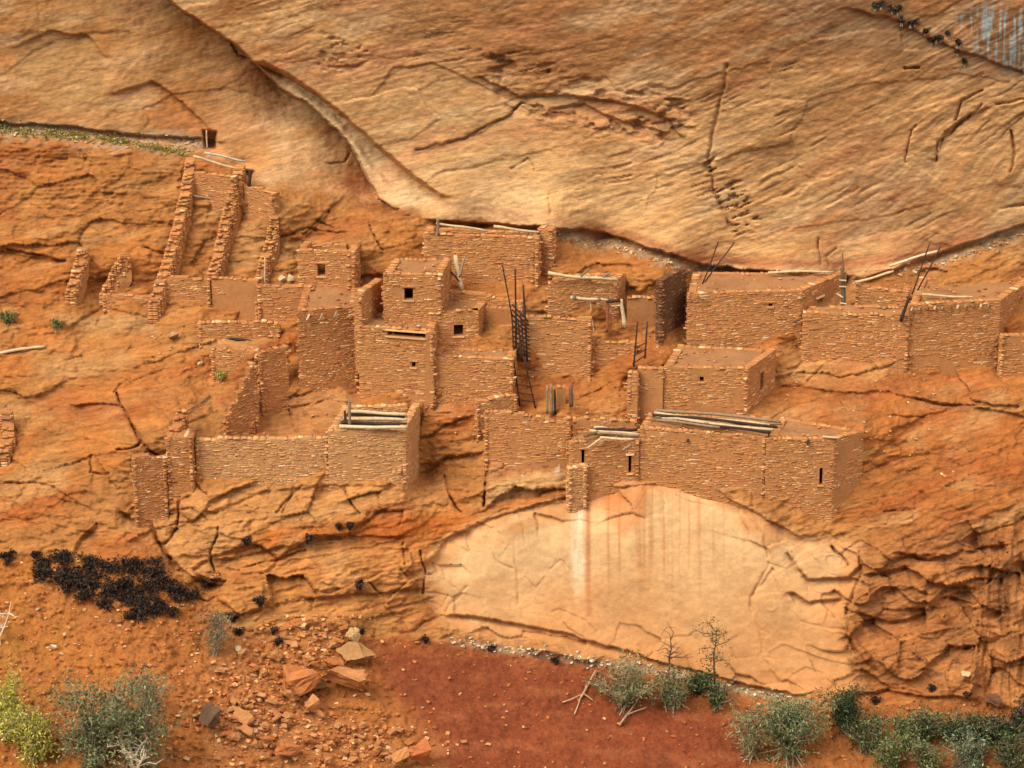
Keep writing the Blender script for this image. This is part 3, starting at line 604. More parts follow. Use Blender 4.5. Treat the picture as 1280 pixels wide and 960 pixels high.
# ------------------------------------------------------------------ masonry
TONES = [(199, 137, 82), (187, 125, 73), (118, 80, 53), (209, 154, 98)]  # third tone is darkened for the wall end in shade
ST_K = 0.84
def stone_colour(r, tone):
    base = np.array(TONES[tone], float)
    k = r.random()
    base = base * np.array([1.0, r.uniform(0.95, 1.03), r.uniform(0.92, 1.04)])
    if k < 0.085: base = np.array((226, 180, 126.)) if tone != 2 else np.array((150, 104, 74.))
    elif k < 0.20: base = base * 0.5 + np.array((212, 156, 98.)) * 0.5
    elif k < 0.27: base = base * 0.65 + np.array((150, 88, 54.)) * 0.35
    elif k < 0.29: base = base * 0.6 + np.array((120, 100, 80.)) * 0.4
    return lin(np.clip(base * r.uniform(0.92, 1.08), 0, 255)) * ST_K
def boxes_mesh(name, B, origin, seed):
    """B rows: centre xyz, direction xy, width, depth, height, colour rgb"""
    B = np.array(B, float); n = len(B); r = np.random.default_rng(seed)
    ins = 0.09
    sgn = np.array([(-1, 1, -1), (1, 1, -1), (1, 1, 1), (-1, 1, 1), (-1, -1, -1), (1, -1, -1), (1, -1, 1), (-1, -1, 1)], float)
    q = np.repeat(sgn[None], n, 0)
    q = q * (1 + 0.07 * r.standard_normal((n, 8, 3)).clip(-1.5, 1.5) * np.array([0.6, 0.5, 1.0]))
    q[:, 4:, 0] *= 1 - ins * np.clip(B[:, 7] / B[:, 5], 0, 1)[:, None]; q[:, 4:, 2] *= 1 - ins
    q *= 0.5 * B[:, None, 5:8]
    tilt = r.normal(0, 0.02, n)[:, None]; q[:, :, 2] += q[:, :, 0] * tilt
    dx, dy = B[:, 3:4], B[:, 4:5]
    V = np.empty((n, 8, 3))
    V[..., 0] = B[:, 0:1] + q[..., 0] * dx - q[..., 1] * dy - origin[0]
    V[..., 1] = B[:, 1:2] + q[..., 0] * dy + q[..., 1] * dx - origin[1]
    V[..., 2] = B[:, 2:3] + q[..., 2] - origin[2]
    f = np.array([(4, 5, 6, 7), (0, 4, 7, 3), (5, 1, 2, 6), (7, 6, 2, 3), (0, 1, 5, 4), (1, 0, 3, 2)])
    Q = (np.arange(n)[:, None, None] * 8 + f[None]).reshape(-1, 4)
    me = bpy.data.meshes.new(name); V = V.reshape(-1, 3)
    me.vertices.add(len(V)); me.vertices.foreach_set('co', V.astype(np.float32).ravel())
    me.loops.add(Q.size); me.loops.foreach_set('vertex_index', Q.astype(np.int32).ravel())
    me.polygons.add(len(Q)); me.polygons.foreach_set('loop_start', np.arange(0, Q.size, 4, dtype=np.int32))
    at = me.color_attributes.new('Col', 'FLOAT_COLOR', 'POINT')
    cc = np.ones((n, 8, 4), np.float32); cc[..., :3] = B[:, None, 8:11]; at.data.foreach_set('color', cc.ravel())
    me.update(calc_edges=True); me.materials.append(M_STONE)
    return me
_unit = []
def unit_stone(k):
    if not _unit:
        for s in range(6):
            r = np.random.default_rng(50 + s)
            sgn = np.array([(-1, 1, -1), (1, 1, -1), (1, 1, 1), (-1, 1, 1), (-1, -1, -1), (1, -1, -1), (1, -1, 1), (-1, -1, 1)], float)
            q = sgn * (1 + 0.09 * r.standard_normal((8, 3)).clip(-1.5, 1.5)); q[4:, 0] *= 0.94; q[4:, 2] *= 0.82
            _unit.append(mk_mesh('stone', q * 0.5, [(4, 5, 6, 7), (0, 4, 7, 3), (5, 1, 2, 6), (7, 6, 2, 3), (0, 1, 5, 4), (1, 0, 3, 2)], mat=M_SSTONE))
    return _unit[k % 6]
SINGLE_W = 0.43
def stones_face(out, single, O, d, n, L, zb, zt, openings, tone, plaster, r, zfloor=None):
    """courses of stones on the face that starts at O, runs along d (unit, level) for L metres and looks along n"""
    ss = np.linspace(0, L, 40)
    lo = min(zb(s) for s in ss); hi = max(zt(s) for s in ss)
    z = lo - 0.9; ph = r.random() * 100
    PL = vn(*np.meshgrid(np.linspace(0, L, 48) * 0.8 + ph, (np.linspace(lo - .7, hi, 32)) * 1.3 + ph), 3)
    while z < hi:
        h = r.uniform(0.05, 0.105)
        s = -r.uniform(0, 0.25)
        while s < L:
            w = min(r.uniform(0.10, 0.40) * r.choice((0.7, 1, 1.4)), 0.75)
            c = s + w / 2; zc = z + h / 2 + 0.035 * math.sin(c * 1.7 + z * 2 + ph) + 0.02 * math.sin(c * 5.1 + ph)
            s += w + r.uniform(0.008, 0.03)
            if c < 0.02 or c > L - 0.02: c = min(max(c, w * .45), L - w * .45)
            if zc < zb(c) - 0.9 or zc + h * 0.4 > zt(c): continue
            if any(c + w * .45 > o[0] and c - w * .45 < o[1] and zc + h * .4 > o[2] and zc - h * .4 < o[3] for o in openings): continue
            if plaster and PL[min(31, max(0, int((zc - lo + .7) / (hi - lo + .7) * 31))), min(47, max(0, int(c / L * 47)))] < plaster: continue
            if r.random() < 0.05: continue
            pr = r.uniform(-0.006, 0.011) + (0.018 if r.random() < 0.06 else 0); dep = 0.16
            ctr = (O[0] + d[0] * c + n[0] * (pr - dep / 2), O[1] + d[1] * c + n[1] * (pr - dep / 2), zc)
            hh = h * r.uniform(0.75, 0.98)
            row = (*ctr, d[0], d[1], w, dep, hh, *stone_colour(r, tone))
            if w > SINGLE_W and single is not None and len(single) < 60: single.append(row)
            else: out.append(row)
        z += h
def wall_body(name, A, B, zb, zt, thick, openings, origin, color, parent, r, cell=0.3):
    """one connected wall of cells, with real openings through it"""
    d = B[:2] - A[:2]; L = float(np.hypot(*d)); d = d / L; n = np.array([d[1], -d[0]])
    cuts = set(np.linspace(0, L, max(2, int(L / cell))).round(3))
    for o in openings: cuts |= {round(max(0, o[0]), 3), round(min(L, o[1]), 3)}
    cuts = sorted(cuts); V = {}; VL = []; Fc = []
    def vid(s, k, z):
        key = (round(s, 3), k, round(z, 3))
        if key not in V:
            V[key] = len(VL); off = -thick * k
            VL.append((A[0] + d[0] * s + n[0] * off - origin[0], A[1] + d[1] * s + n[1] * off - origin[1], z - origin[2]))
        return V[key]
    zmin = min(zb(s) for s in cuts) - 1.6
    for s0, s1 in zip(cuts[:-1], cuts[1:]):
        if s1 - s0 < 1e-3: continue
        m = (s0 + s1) / 2; top = zt(m)
        zs = [(zmin, top)]
        for o in openings:
            if o[0] < m < o[1]:
                nz = []
                for a, b in zs:
                    if o[2] > a: nz.append((a, min(b, o[2])))
                    if o[3] < b: nz.append((max(a, o[3]), b))
                zs = nz
        for a, b in zs:
            if b - a < 0.02: continue
            f0, f1, f2, f3 = vid(s0, 0, a), vid(s1, 0, a), vid(s1, 0, b), vid(s0, 0, b)
            g0, g1, g2, g3 = vid(s0, 1, a), vid(s1, 1, a), vid(s1, 1, b), vid(s0, 1, b)
            Fc += [(f0, f1, f2, f3), (g1, g0, g3, g2), (f3, f2, g2, g3), (f1, f0, g0, g1), (g0, f0, f3, g3), (f1, g1, g2, f2)]
    return mk(name, mk_mesh(name, VL, Fc, mat=M_MUD), parent, color), d, n, L
def caps(out, A, d, n, L, zt, thick, tone, r, openings=()):
    s = 0.0
    while s < L:
        w = r.uniform(0.14, 0.34); c = min(s + w / 2, L - 0.05); s += w * r.uniform(0.95, 1.3)
        if r.random() < 0.45: continue
        h = r.uniform(0.035, 0.075); off = -thick * r.uniform(0.35, 0.6)
        out.append((A[0] + d[0] * c + n[0] * off, A[1] + d[1] * c + n[1] * off, zt(c) + h * 0.2, d[0], d[1], w, thick * r.uniform(.8, 1.15), h, *stone_colour(r, tone)))
def finish_stones(part, out, single, origin, seed):
    if out: mk('stonework', boxes_mesh('stonework', out, origin, seed), part, kind='stuff')
    for k, row in enumerate(single):
        mk('stone', unit_stone(k * 7 + seed), part, row[8:11], (row[0] - origin[0], row[1] - origin[1], row[2] - origin[2]), (0, 0, math.atan2(row[4], row[3])), (row[5], row[6], row[7]))
def mud_colour(tone): 
    t = np.array(TONES[tone], float); return lin(t * np.array([0.95, 0.94, 0.93])) * ST_K
def slope_top(z0, z1, L, jag, seed):
    S = np.linspace(0, L, 64)
    q = vn(S * 1.1 + seed * 3.1, S * 0 + seed * 1.7, seed) * 0.7 + vn(S * 3.3 + seed, S * 0 + seed * .3, seed + 1) * 0.3
    tab = (z0 + (z1 - z0) * S / L - jag * 2.0 * np.maximum(0.0, q - 0.35)).tolist()
    return lambda s: tab[min(63, max(0, int(s / L * 63)))]
def slope_base(z0, z1, L):
    return lambda s: z0 + (z1 - z0) * min(max(s / L, 0), 1)
def px_openings(A, B, L, TL, TR, wins):
    o = []
    for x0, y0, x1, y1 in wins:
        t0 = (x0 - TL[0]) / (TR[0] - TL[0]); t1 = (x1 - TL[0]) / (TR[0] - TL[0]); tm = (t0 + t1) / 2
        Y = A[1] + (B[1] - A[1]) * tm
        o.append((t0 * L, t1 * L, float(atY((x0 + x1) / 2, y1, Y)[2]), float(atY((x0 + x1) / 2, y0, Y)[2])))
    return o
def add_frames(part, A, d, n, o, origin, r, wood):
    """stone or wood lintel and a sill for each opening"""
    ang = math.atan2(d[1], d[0])
    for (s0, s1, z0, z1) in o:
        c = (s0 + s1) / 2
        for nm, z, ex, h in (('lintel', z1 + 0.05, 0.14, 0.10), ('sill', z0 - 0.05, 0.10, 0.09)):
            pos = (A[0] + d[0] * c - n[0] * 0.1 - origin[0], A[1] + d[1] * c - n[1] * 0.1 - origin[1], z - origin[2])
            if nm == 'lintel' and wood: mk(nm, unit_log(), part, lin((150, 128, 100)), pos, (0, 0, ang), ((s1 - s0) + 2 * ex, 0.13, 0.11))
            else: mk(nm, unit_stone(r.randrange(6)), part, stone_colour(r, 3), pos, (0, 0, ang), ((s1 - s0) + 2 * ex, 0.32, h))
_ul = []
def unit_log():
    if not _ul:
        V, Fc = tube([(-0.5, 0, 0), (-0.15, 0.05, 0.03), (0.2, -0.04, 0.02), (0.5, 0, 0)], [0.5, 0.48, 0.52, 0.46], 7)
        _ul.append(mk_mesh('log', V, Fc, smooth=False, mat=M_WOOD))
    return _ul[0]
def tube(pts, rad, k=6, jit=0.0, r=None):
    pts = [np.array(p, float) for p in pts]; V = []; Fc = []
    ref = np.array([0.13, 0.31, 0.94])
    for i, p in enumerate(pts):
        t = pts[min(i + 1, len(pts) - 1)] - pts[max(i - 1, 0)]; t = t / (np.linalg.norm(t) + 1e-9)
        if abs(t @ ref) > 0.95: ref = np.array([0.95, 0.2, 0.1])
        u = np.cross(t, ref); u /= np.linalg.norm(u); v = np.cross(t, u)
        for j in range(k):
            a = 2 * math.pi * j / k; rr_ = rad[i] * (1 + (r.uniform(-jit, jit) if r else 0))
            V.append(p + u * math.cos(a) * rr_ + v * math.sin(a) * rr_)
    m = len(pts)
    for i in range(m - 1):
        for j in range(k):
            a, b = i * k + j, i * k + (j + 1) % k
            Fc.append((a, b, b + k, a + k))
    Fc.append(tuple(range(k))[::-1]); Fc.append(tuple(range((m - 1) * k, m * k)))
    return V, Fc
def log(name, p0, p1, rad, parent=None, origin=(0, 0, 0), color=(168, 148, 122), bend=0.04, seed=0, taper=0.8, **props):
    r = random.Random(seed * 13 + int(abs(p0[0]) * 100)); p0 = np.array(p0, float); p1 = np.array(p1, float)
    L = np.linalg.norm(p1 - p0); m = 6; pts = []; rd = []
    ph = r.random() * 6
    for i in range(m + 1):
        t = i / m; w = math.sin(t * math.pi) * bend * L
        pts.append(p0 + (p1 - p0) * t + np.array([math.sin(ph + 2 * t) * w * .4, 0, math.cos(ph + 3 * t) * w]) - np.array(origin))
        rd.append(rad * 0.8 * (1 - (1 - taper) * t) * r.uniform(0.88, 1.1))
    V, Fc = tube(pts, rd, 7, 0.08, r)
    return mk(name, mk_mesh(name, V, Fc, smooth=True, mat=M_WOOD), parent, lin(color), **props)

def build_room(R, seed):
    r = random.Random(seed)
    A, B, C_, D_ = R['A'], R['B'], R['C'], R['D']
    zl, zr = R['zl'], R['zr']; base = min(zl, zr)
    origin = np.array([(A[0] + B[0]) / 2, (A[1] + B[1]) / 2, base])
    t = thing(R['name'], R['label'], R['cat'], origin, R.get('group'))
    R['obj'] = t; R['origin'] = origin
    th = 0.38; tone = R['tone']; Z = A[2]
    zback = Z - 2.2
    zsb = float(atY(R['TBR'][0], R['sb'], C_[1])[2]) if R['sb'] else min(zr + 0.2, Z - 1)
    sides = [('wall', A, B, zl, zr, R['wins'], R['TFL'], R['TFR'], True), ('wall', B, C_, zr, zsb, R['sidewins'], R['TFR'], R['TBR'], True),
             ('wall', D_, A, zl, zl, (), None, None, True), ('wall', C_, D_, min(zr, zl), min(zr, zl), (), None, None, False)]
    for k, (nm, p, q, z0, z1, wins, tl, tr, face) in enumerate(sides):
        L = float(np.hypot(*(q[:2] - p[:2])))
        zt = slope_top(Z, Z, L, R['jag'], seed * 5 + k); zb = slope_base(z0, z1, L)
        o = px_openings(p, q, L, tl, tr, wins) if wins else []
        # side and back walls butt between front and back
        pp, qq = p.copy(), q.copy()
        dd = (q[:2] - p[:2]) / L
        if k in (1, 2):
            if k == 1: pp[:2] += np.array([dd[1], -dd[0]]) * 0.004; qq[:2] += np.array([dd[1], -dd[0]]) * 0.004
            else: qq[:2] -= dd * th
        if k == 3: pp[:2] += dd * (th + 0.3)
        LL = float(np.hypot(*(qq[:2] - pp[:2])))
        part, d, n, LL = wall_body(nm, pp, qq, zb, zt, th, o, origin, mud_colour(tone), t, r)
        out, single = [], ([] if k < 2 else None)
        if face:
            stones_face(out, single, pp, d, n, LL, zb, zt, o, tone, max(R['plaster'], 0.12) if k == 0 else max(R['plaster'], 0.3), r)
            if not R['roof']:   # the inner face shows
                stones_face(out, None, np.array([qq[0] - n[0] * th, qq[1] - n[1] * th]), -d, -n, LL, zb, zt, [(LL - b, LL - a, c1, c2) for a, b, c1, c2 in o], tone, R['plaster'], r)
        if k == 3: stones_face(out, None, np.array([qq[0] - n[0] * th, qq[1] - n[1] * th]), -d, -n, LL, (lambda s: Z - 1.2), zt, [], tone, R['plaster'], r) if not R['roof'] else None
        caps(out, pp, d, n, LL, zt, th, tone, r)
        finish_stones(part, out, single or [], origin, seed * 11 + k)
        if o: add_frames(part, pp, d, n, o, origin, r, k == 0 and seed % 2 == 0)
    if R['roof']:
        m, q = 26, 14; G = np.empty((q, m, 3))
        for j in range(q):
            for i in range(m):
                u, v = 0.015 + 0.97 * i / (m - 1), 0.02 + 0.96 * j / (q - 1)
                G[j, i] = (A * (1 - u) + B * u) * (1 - v) + (D_ * (1 - u) + C_ * u) * v
        G[..., 2] = Z - 0.08 + 0.18 * fbm(G[..., 0] * 1.1 + seed, G[..., 1] * 1.1, 3, seed % 5)
        G -= origin
        me = grid_mesh('roof', G[::-1], None, None, M_MUD)
        rf = mk('roof', me, t, lin((170, 120, 76)) * 0.78)
        rows = []
        for i in range(int(10 + 5 * np.hypot(*(B - A)[:2]))):
            u, v = r.random() * .94 + .03, r.random() ** 1.6 * .9 + .04; p = (A * (1 - u) + B * u) * (1 - v) + (D_ * (1 - u) + C_ * u) * v; q_ = r.uniform(.04, .13)
            rows.append((p[0], p[1], Z - .03, math.cos(i), math.sin(i), q_ * 1.3, q_, q_ * .5, *stone_colour(r, tone)))
        mk('roof_debris', boxes_mesh('roof_debris', rows, origin, seed), rf, kind='stuff')
    return t
def build_wall(W, seed):
    r = random.Random(seed + 500)
    A, B = W['A'], W['B']; L = float(np.hypot(*(B[:2] - A[:2]))); th = W['thick']
    origin = np.array([(A[0] + B[0]) / 2, (A[1] + B[1]) / 2, min(W['zl'], W['zr'])])
    t = thing(W['name'], W['label'], W['cat'], origin, W['group']); W['obj'] = t; W['origin'] = origin
    zt = slope_top(A[2], B[2], L, W['jag'], seed * 3 + 1); zb = slope_base(W['zl'], W['zr'], L)
    part, d, n, L = wall_body('masonry', A, B, zb, zt, th, [], origin, mud_colour(W['tone']), t, r)
    out, single = [], []
    stones_face(out, single, A, d, n, L, zb, zt, [], W['tone'], max(W['plaster'], 0.1), r)
    # ends and back of the top
    for P0, dd, nn, z0, zz in ((B, -n, d, W['zr'], lambda s: zt(L - .02)), (A - np.append(n, 0) * th, n, -d, W['zl'], lambda s: zt(0.02))):
        stones_face(out, None, P0, dd, nn, th, (lambda s: z0), zz, [], W['tone'], W['plaster'], r)
    caps(out, A, d, n, L, zt, th, W['tone'], r)
    finish_stones(part, out, single, origin, seed * 7 + 3)
    return t
for i, R in enumerate(ROOMS): build_room(R, i + 1)
for i, W in enumerate(WALLS): build_wall(W, i + 1)

# walls that climb the slope: a ridge of laid stone along a path of survey points
def ridge_wall(label, pts, thick=0.42, h=0.8, tone=0, cat='wall', seed=1):
    r = random.Random(seed + 900); top = []
    n = 0; dense = []
    for (x0, y0), (x1, y1) in zip(pts[:-1], pts[1:]):
        k = max(2, int(math.hypot(x1 - x0, y1 - y0) / 7))
        dense += [(x0 + (x1 - x0) * i / k, y0 + (y1 - y0) * i / k) for i in range(k)]
    dense.append(pts[-1])
    Ys = np.array([float(surfY(x, min(y + h * 23.5, 985))) for x, y in dense])
    Ys = np.convolve(np.pad(Ys, 3, 'edge'), np.ones(7) / 7, 'valid')
    Ys = Ys - 0.25
    for (x, y), Y in zip(dense, Ys): top.append(atY(x + r.uniform(-.8, .8), y + r.uniform(-1.2, 1.2), Y))
    origin = np.array([top[-1][0], top[-1][1], top[-1][2] - h])
    t = thing('stone_wall', label, cat, origin)
    V = []; Fc = []
    for p in top:
        for sx, dz in ((-1, 0), (1, 0), (1, -h - 1.0), (-1, -h - 1.0)):
            V.append((p[0] + sx * thick / 2 - origin[0], p[1] - origin[1], p[2] + dz - origin[2]))
    m = len(top)
    for i in range(m - 1):
        for j in range(4):
            a, b = i * 4 + j, i * 4 + (j + 1) % 4
            Fc.append((a, a + 4, b + 4, b))
    Fc += [(0, 1, 2, 3), tuple(4 * (m - 1) + q for q in (3, 2, 1, 0))]
    part = mk('masonry', mk_mesh('masonry', V, Fc, mat=M_MUD), t, mud_colour(tone))
    out, single = [], []
    for p, q in zip(top[:-1], top[1:]):
        L = np.linalg.norm(q - p); k = max(1, int(L / 0.22))
        for i in range(k):
            c = p + (q - p) * (i + r.random()) / k
            # top stones lie level, side stones in courses below
            for lane in (-0.5, 0.5) if r.random() < 0.6 else (0,):
                w = thick * (0.55 if lane else 1.05) * r.uniform(.8, 1.1)
                row = (c[0] + lane * thick * .5, c[1], c[2] + r.uniform(-.05, .07), 1, r.uniform(-.25, .25), w, r.uniform(.18, .34), r.uniform(.08, .15), *stone_colour(r, tone))
                (single if w > 0.40 and len(single) < 60 else out).append(row)
            for side in (-1, 1):
                zz = c[2] - 0.1
                while zz > c[2] - h - 0.2:
                    hh = r.uniform(.08, .15)
                    if r.random() < .85: out.append((c[0] + side * (thick / 2 - .03), c[1], zz, 0, 1, r.uniform(.16, .34), .14, hh * .9, *stone_colour(r, tone)))
                    zz -= hh
    # the lower end face
    e = top[-1]; zz = e[2] - .05
    while zz > e[2] - h - .2:
        hh = r.uniform(.08, .15)
        for lane in (-.28, .22): out.append((e[0] + lane * thick, e[1] - .02, zz, 1, 0, thick * .55, .14, hh * .9, *stone_colour(r, tone)))
        zz -= hh
    finish_stones(part, out, single, origin, seed + 70)
    return t
ridge_wall('long stone wall climbing the rock at the outer left of the upper ruin', [(238, 197), (232, 240), (222, 282), (208, 330), (197, 362), (191, 380)], 0.5, 0.95, seed=1)
ridge_wall('long stone wall climbing the rock at the inner side of the upper ruin', [(300, 205), (292, 236), (282, 272), (273, 318), (265, 342)], 0.5, 0.95, seed=2)
ridge_wall('short stone wall climbing above the pebble alcove', [(344, 268), (338, 300), (327, 332), (323, 350)], 0.42, 0.8, seed=3)
ridge_wall('leftmost short stone wall on the slope', [(104, 308), (97, 335), (88, 366)], 0.5, 0.5, seed=4)
ridge_wall('second short stone wall on the slope, ending at a low wall', [(157, 318), (143, 342), (130, 366)], 0.5, 0.5, seed=5)
ridge_wall('thin stone wall crossing the left courtyard beside a dark gap', [(324, 440), (320, 480), (313, 530)], 0.35, 0.6, tone=1, seed=6)
ridge_wall('small stone wall rising behind the square pier at left', [(228, 514), (222, 530), (214, 542)], 0.5, 0.5, tone=1, seed=7)
ridge_wall('low stone wall at the left picture edge', [(8, 515), (10, 545), (2, 572)], 0.6, 0.4, tone=1, seed=8)

# ------------------------------------------------------------------ timber
PALE, GREY, DARK, BROWN = (190, 164, 124), (140, 116, 86), (62, 46, 36), (120, 90, 60)
def on_roof(R, px, py, up=0.12): return atZ(px, py, R['A'][2] + up)
def part_log(R, p0, p1, rad, color, name='roof_beam', seed=0, bend=0.02):
    return log(name, p0, p1, rad, R['obj'], R['origin'], color, bend, seed)
def stub(R, px, py, Y, color=PALE, seed=0, ln=0.55, dx=-0.12, dz=-0.14, rad=0.085):
    p = atY(px, py, Y); part_log(R, p + np.array([0, 0.25, 0]), p + np.array([dx, -ln * .6, dz]), rad, color, 'beam_end', seed, 0)
for k, (x, y) in enumerate(((387, 392), (403, 392), (421, 389))): stub(rB, x, y + 2, rB['A'][1], PALE if k == 0 else GREY, k)
part_log(rC, atY(477, 412, 2.0), atY(538, 413, 1.95), 0.10, GREY, 'beam', 1)
for k, x in enumerate((491, 517)): part_log(rC, atY(x, 413, 2.2), atY(x + .5, 422, 2.2), 0.06, PALE, 'beam_post', k)
part_log(rF, atY(545, 279, 6.9), atY(610, 289, 6.85), 0.10, PALE, 'roof_beam', 3); part_log(rF, atY(617, 283, 6.9), atY(674, 290, 6.8), 0.10, PALE, 'roof_beam', 4)
part_log(rF, atY(547, 272, 6.85), atY(548, 294, 6.85), 0.10, GREY, 'roof_post', 5)
part_log(rG, atY(685, 341, 4.5), atY(772, 350, 4.45), 0.12, PALE, 'roof_beam', 6, 0.03)
part_log(rG, atY(726, 345, 4.45), atY(736, 336, 4.4), 0.07, GREY, 'roof_beam', 7); part_log(rG, atY(752, 348, 4.45), atY(764, 340, 4.4), 0.07, GREY, 'roof_beam', 8)
part_log(rG, atY(713, 372, 4.35), atY(760, 375, 4.3), 0.12, PALE, 'door_beam', 9)
for k, x in enumerate((718, 749)): part_log(rG, atY(x, 371.5 + k * 3, 4.35), atY(x - .5, 372.5 + k * 3, 4.0), 0.13, (112, 104, 88), 'beam_end', k)
part_log(rG, atY(758, 377, 4.3), atY(775, 375, 4.2), 0.13, DARK, 'door_beam', 11)
part_log(rG, atY(738, 378, 4.45), atY(743, 420, 4.3), 0.05, PALE, 'door_post', 12); part_log(rG, atY(760, 380, 4.4), atY(759, 415, 4.3), 0.10, (150, 88, 58), 'door_post', 13)
for k, (x0, y0, x1, y1, cl, rd) in enumerate(((820, 513, 976, 527, GREY, .11), (818, 516, 962, 531, PALE, .10), (816, 519, 972, 534, DARK, .10), (819, 521, 966, 537, PALE, .12), (846, 526, 962, 541, DARK, .11), (822, 525, 900, 534, GREY, .09), (880, 529, 978, 530, GREY, .08), (806, 518, 826, 522, GREY, .06))):
    part_log(rM, on_roof(rM, x0, y0, .22 + .05 * (k % 3)), on_roof(rM, x1, y1, .22 + .05 * (k % 2)), rd, cl, 'roof_beam', 20 + k, 0.015)
for k, (x, y) in enumerate(((862, 546), (1012, 549))): stub(rM if x < 957 else rM2, x, y, (rM if x < 957 else rM2)['A'][1] - (0.35 if x < 957 else 0), DARK, k, .5)
part_log(rM2, on_roof(rM2, 1028, 546, .12), on_roof(rM2, 1050, 547, .12), 0.08, PALE, 'roof_beam', 3)
for k, (x0, y0, x1, y1, cl, rd) in enumerate(((742, 534, 800, 532, PALE, .10), (745, 537, 799, 537, DARK, .12), (737, 538, 799, 543, PALE, .11), (746, 541, 798, 545, GREY, .10), (750, 547, 792, 549, PALE, .10), (731, 545, 748, 540, BROWN, .12))):
    part_log(rN, on_roof(rN, x0, y0, .22 + .06 * (k % 2)), on_roof(rN, x1, y1, .22), rd, cl, 'roof_beam', 40 + k, 0.02)
part_log(rN, atY(751, 548, -2.1), atY(734, 560, -2.25), .07, PALE, 'stick', 1); part_log(rN, atY(788, 556, -2.1), atY(778, 563, -2.4), .11, GREY, 'beam_end', 2)
for k, (x0, y0, x1, y1, cl) in enumerate(((438, 514, 508, 518, PALE), (429, 523, 509, 525, PALE), (424, 533, 509, 534, (198, 174, 134)), (436, 517, 506, 521, DARK), (428, 528, 508, 530, DARK))):
    part_log(rP, on_roof(rP, x0, y0, .2 if cl is not DARK else .05), on_roof(rP, x1, y1, .2 if cl is not DARK else .05), .13, cl, 'roof_beam', 50 + k, 0.012)  # the two sunken dark logs stand for the shade between the pale ones
pp = on_roof(rP, 437, 533, 0); part_log(rP, pp, pp + np.array([0, 0, 1.5]), .1, GREY, 'roof_post', 1); pp = on_roof(rP, 431, 530, 0); part_log(rP, pp, pp + np.array([0, .3, .6]), .09, DARK, 'roof_post', 2)
part_log(rK, on_roof(rK, 1152, 368, .1), on_roof(rK, 1216, 371, .1), .09, PALE, 'roof_beam', 1)
for k in range(11):
    x = 1142 + k * 9.6; Yk = rK['A'][1] + (rK['B'][1] - rK['A'][1]) * (x - 1137) / 114
    stub(rK, x, 384 - k * .45, Yk, (PALE, GREY, BROWN)[k % 3], k, .5, -.16, -.08, .085)
part_log(rJ, on_roof(rJ, 960, 341, .15), on_roof(rJ, 1042, 340, .15), .09, PALE, 'roof_board', 1)
part_log(rJ, on_roof(rJ, 876, 373, -.25) , on_roof(rJ, 884, 372, -.25) + np.array([0, -.3, 0]), .07, GREY, 'beam_end', 2)

def lone(name, label, cat, segs, color, rad, group=None, seed=0, bend=0.02):
    """a piece of timber of its own: the first segment is the stem, the others its branches"""
    p = [np.array(s[0], float) for s in segs]; q = [np.array(s[1], float) for s in segs]
    origin = q[0]
    t = thing(name, label, cat, origin, group)
    for k, (a, b) in enumerate(zip(p, q)):
        cl = color if not isinstance(color, list) else color[k % len(color)]
        rd = rad if not isinstance(rad, list) else rad[k % len(rad)]
        log('stem' if k == 0 else 'branch', b, a, rd, t, origin, cl, bend, seed + k)
    return t
A_ = atY
lone('wooden_post', 'pale split tree trunk standing against the rear stone room', 'post', [(A_(569, 319, 5.7), A_(577, 362, 5.4)), (A_(581, 320, 5.7), A_(575, 346, 5.4)), (A_(562, 338, 5.6), A_(575, 352, 5.4))], [PALE, GREY, DARK], [.17, .08, .07], seed=1)
lone('wooden_post', 'notched grey log standing upright at the end of the long flat roof', 'post', [(A_(1053, 335, 5.9), A_(1054, 388, 5.6)), (A_(1046, 367, 5.8), A_(1054, 372, 5.6)), (A_(1053, 316, 6.0), A_(1054, 336, 5.9)), (A_(1049, 350, 5.6), A_(1058, 351, 5.6)), (A_(1049, 358, 5.6), A_(1058, 359, 5.6)), (A_(1050, 379, 5.5), A_(1058, 380, 5.5))], [(92, 80, 60), PALE, BROWN, PALE, PALE, PALE], [.17, .08, .05, .06, .05, .06], seed=2)
lone('wooden_post', 'pale log leaning in the gap right of the beamed doorway', 'post', [(A_(776, 374, 4.3), A_(781, 409, 4.1))], PALE, .15, seed=3)
lone('wooden_post', 'dark log leaning in the doorway left of the beamed house', 'post', [(A_(1136, 372, 3.8), A_(1126, 402, 3.7))], DARK, .12, seed=4)
lone('wooden_pole', 'steeper of the two thin dark poles rising from the long flat roof', 'pole', [(A_(898, 302, 6.0), A_(878, 355, 5.2))], DARK, .05, 'thin ladder poles above the roofs', 5)
lone('wooden_pole', 'more slanted of the two thin dark poles rising from the long flat roof', 'pole', [(A_(918, 303, 6.2), A_(881, 353, 5.2))], DARK, .05, 'thin ladder poles above the roofs', 6)
lone('wooden_pole', 'left of the two thin dark poles above the house with projecting beam ends', 'pole', [(A_(1162, 305, 5.8), A_(1140, 368, 4.6))], DARK, .05, 'thin ladder poles above the roofs', 7)
lone('wooden_pole', 'right of the two thin dark poles above the house with projecting beam ends', 'pole', [(A_(1176, 307, 5.8), A_(1147, 363, 4.6))], DARK, .05, 'thin ladder poles above the roofs', 8)
lone('wooden_board', 'pale weathered board leaning low on the rubble wall at right', 'board', [(A_(1117, 339, 6.9), A_(1069, 353, 6.5))], PALE, .10, seed=9)
lone('wooden_board', 'long pale board lying along the cliff foot behind the right poles', 'board', [(A_(1172, 314, 7.6), A_(1112, 332, 7.2))], (206, 184, 146), .09, seed=10)
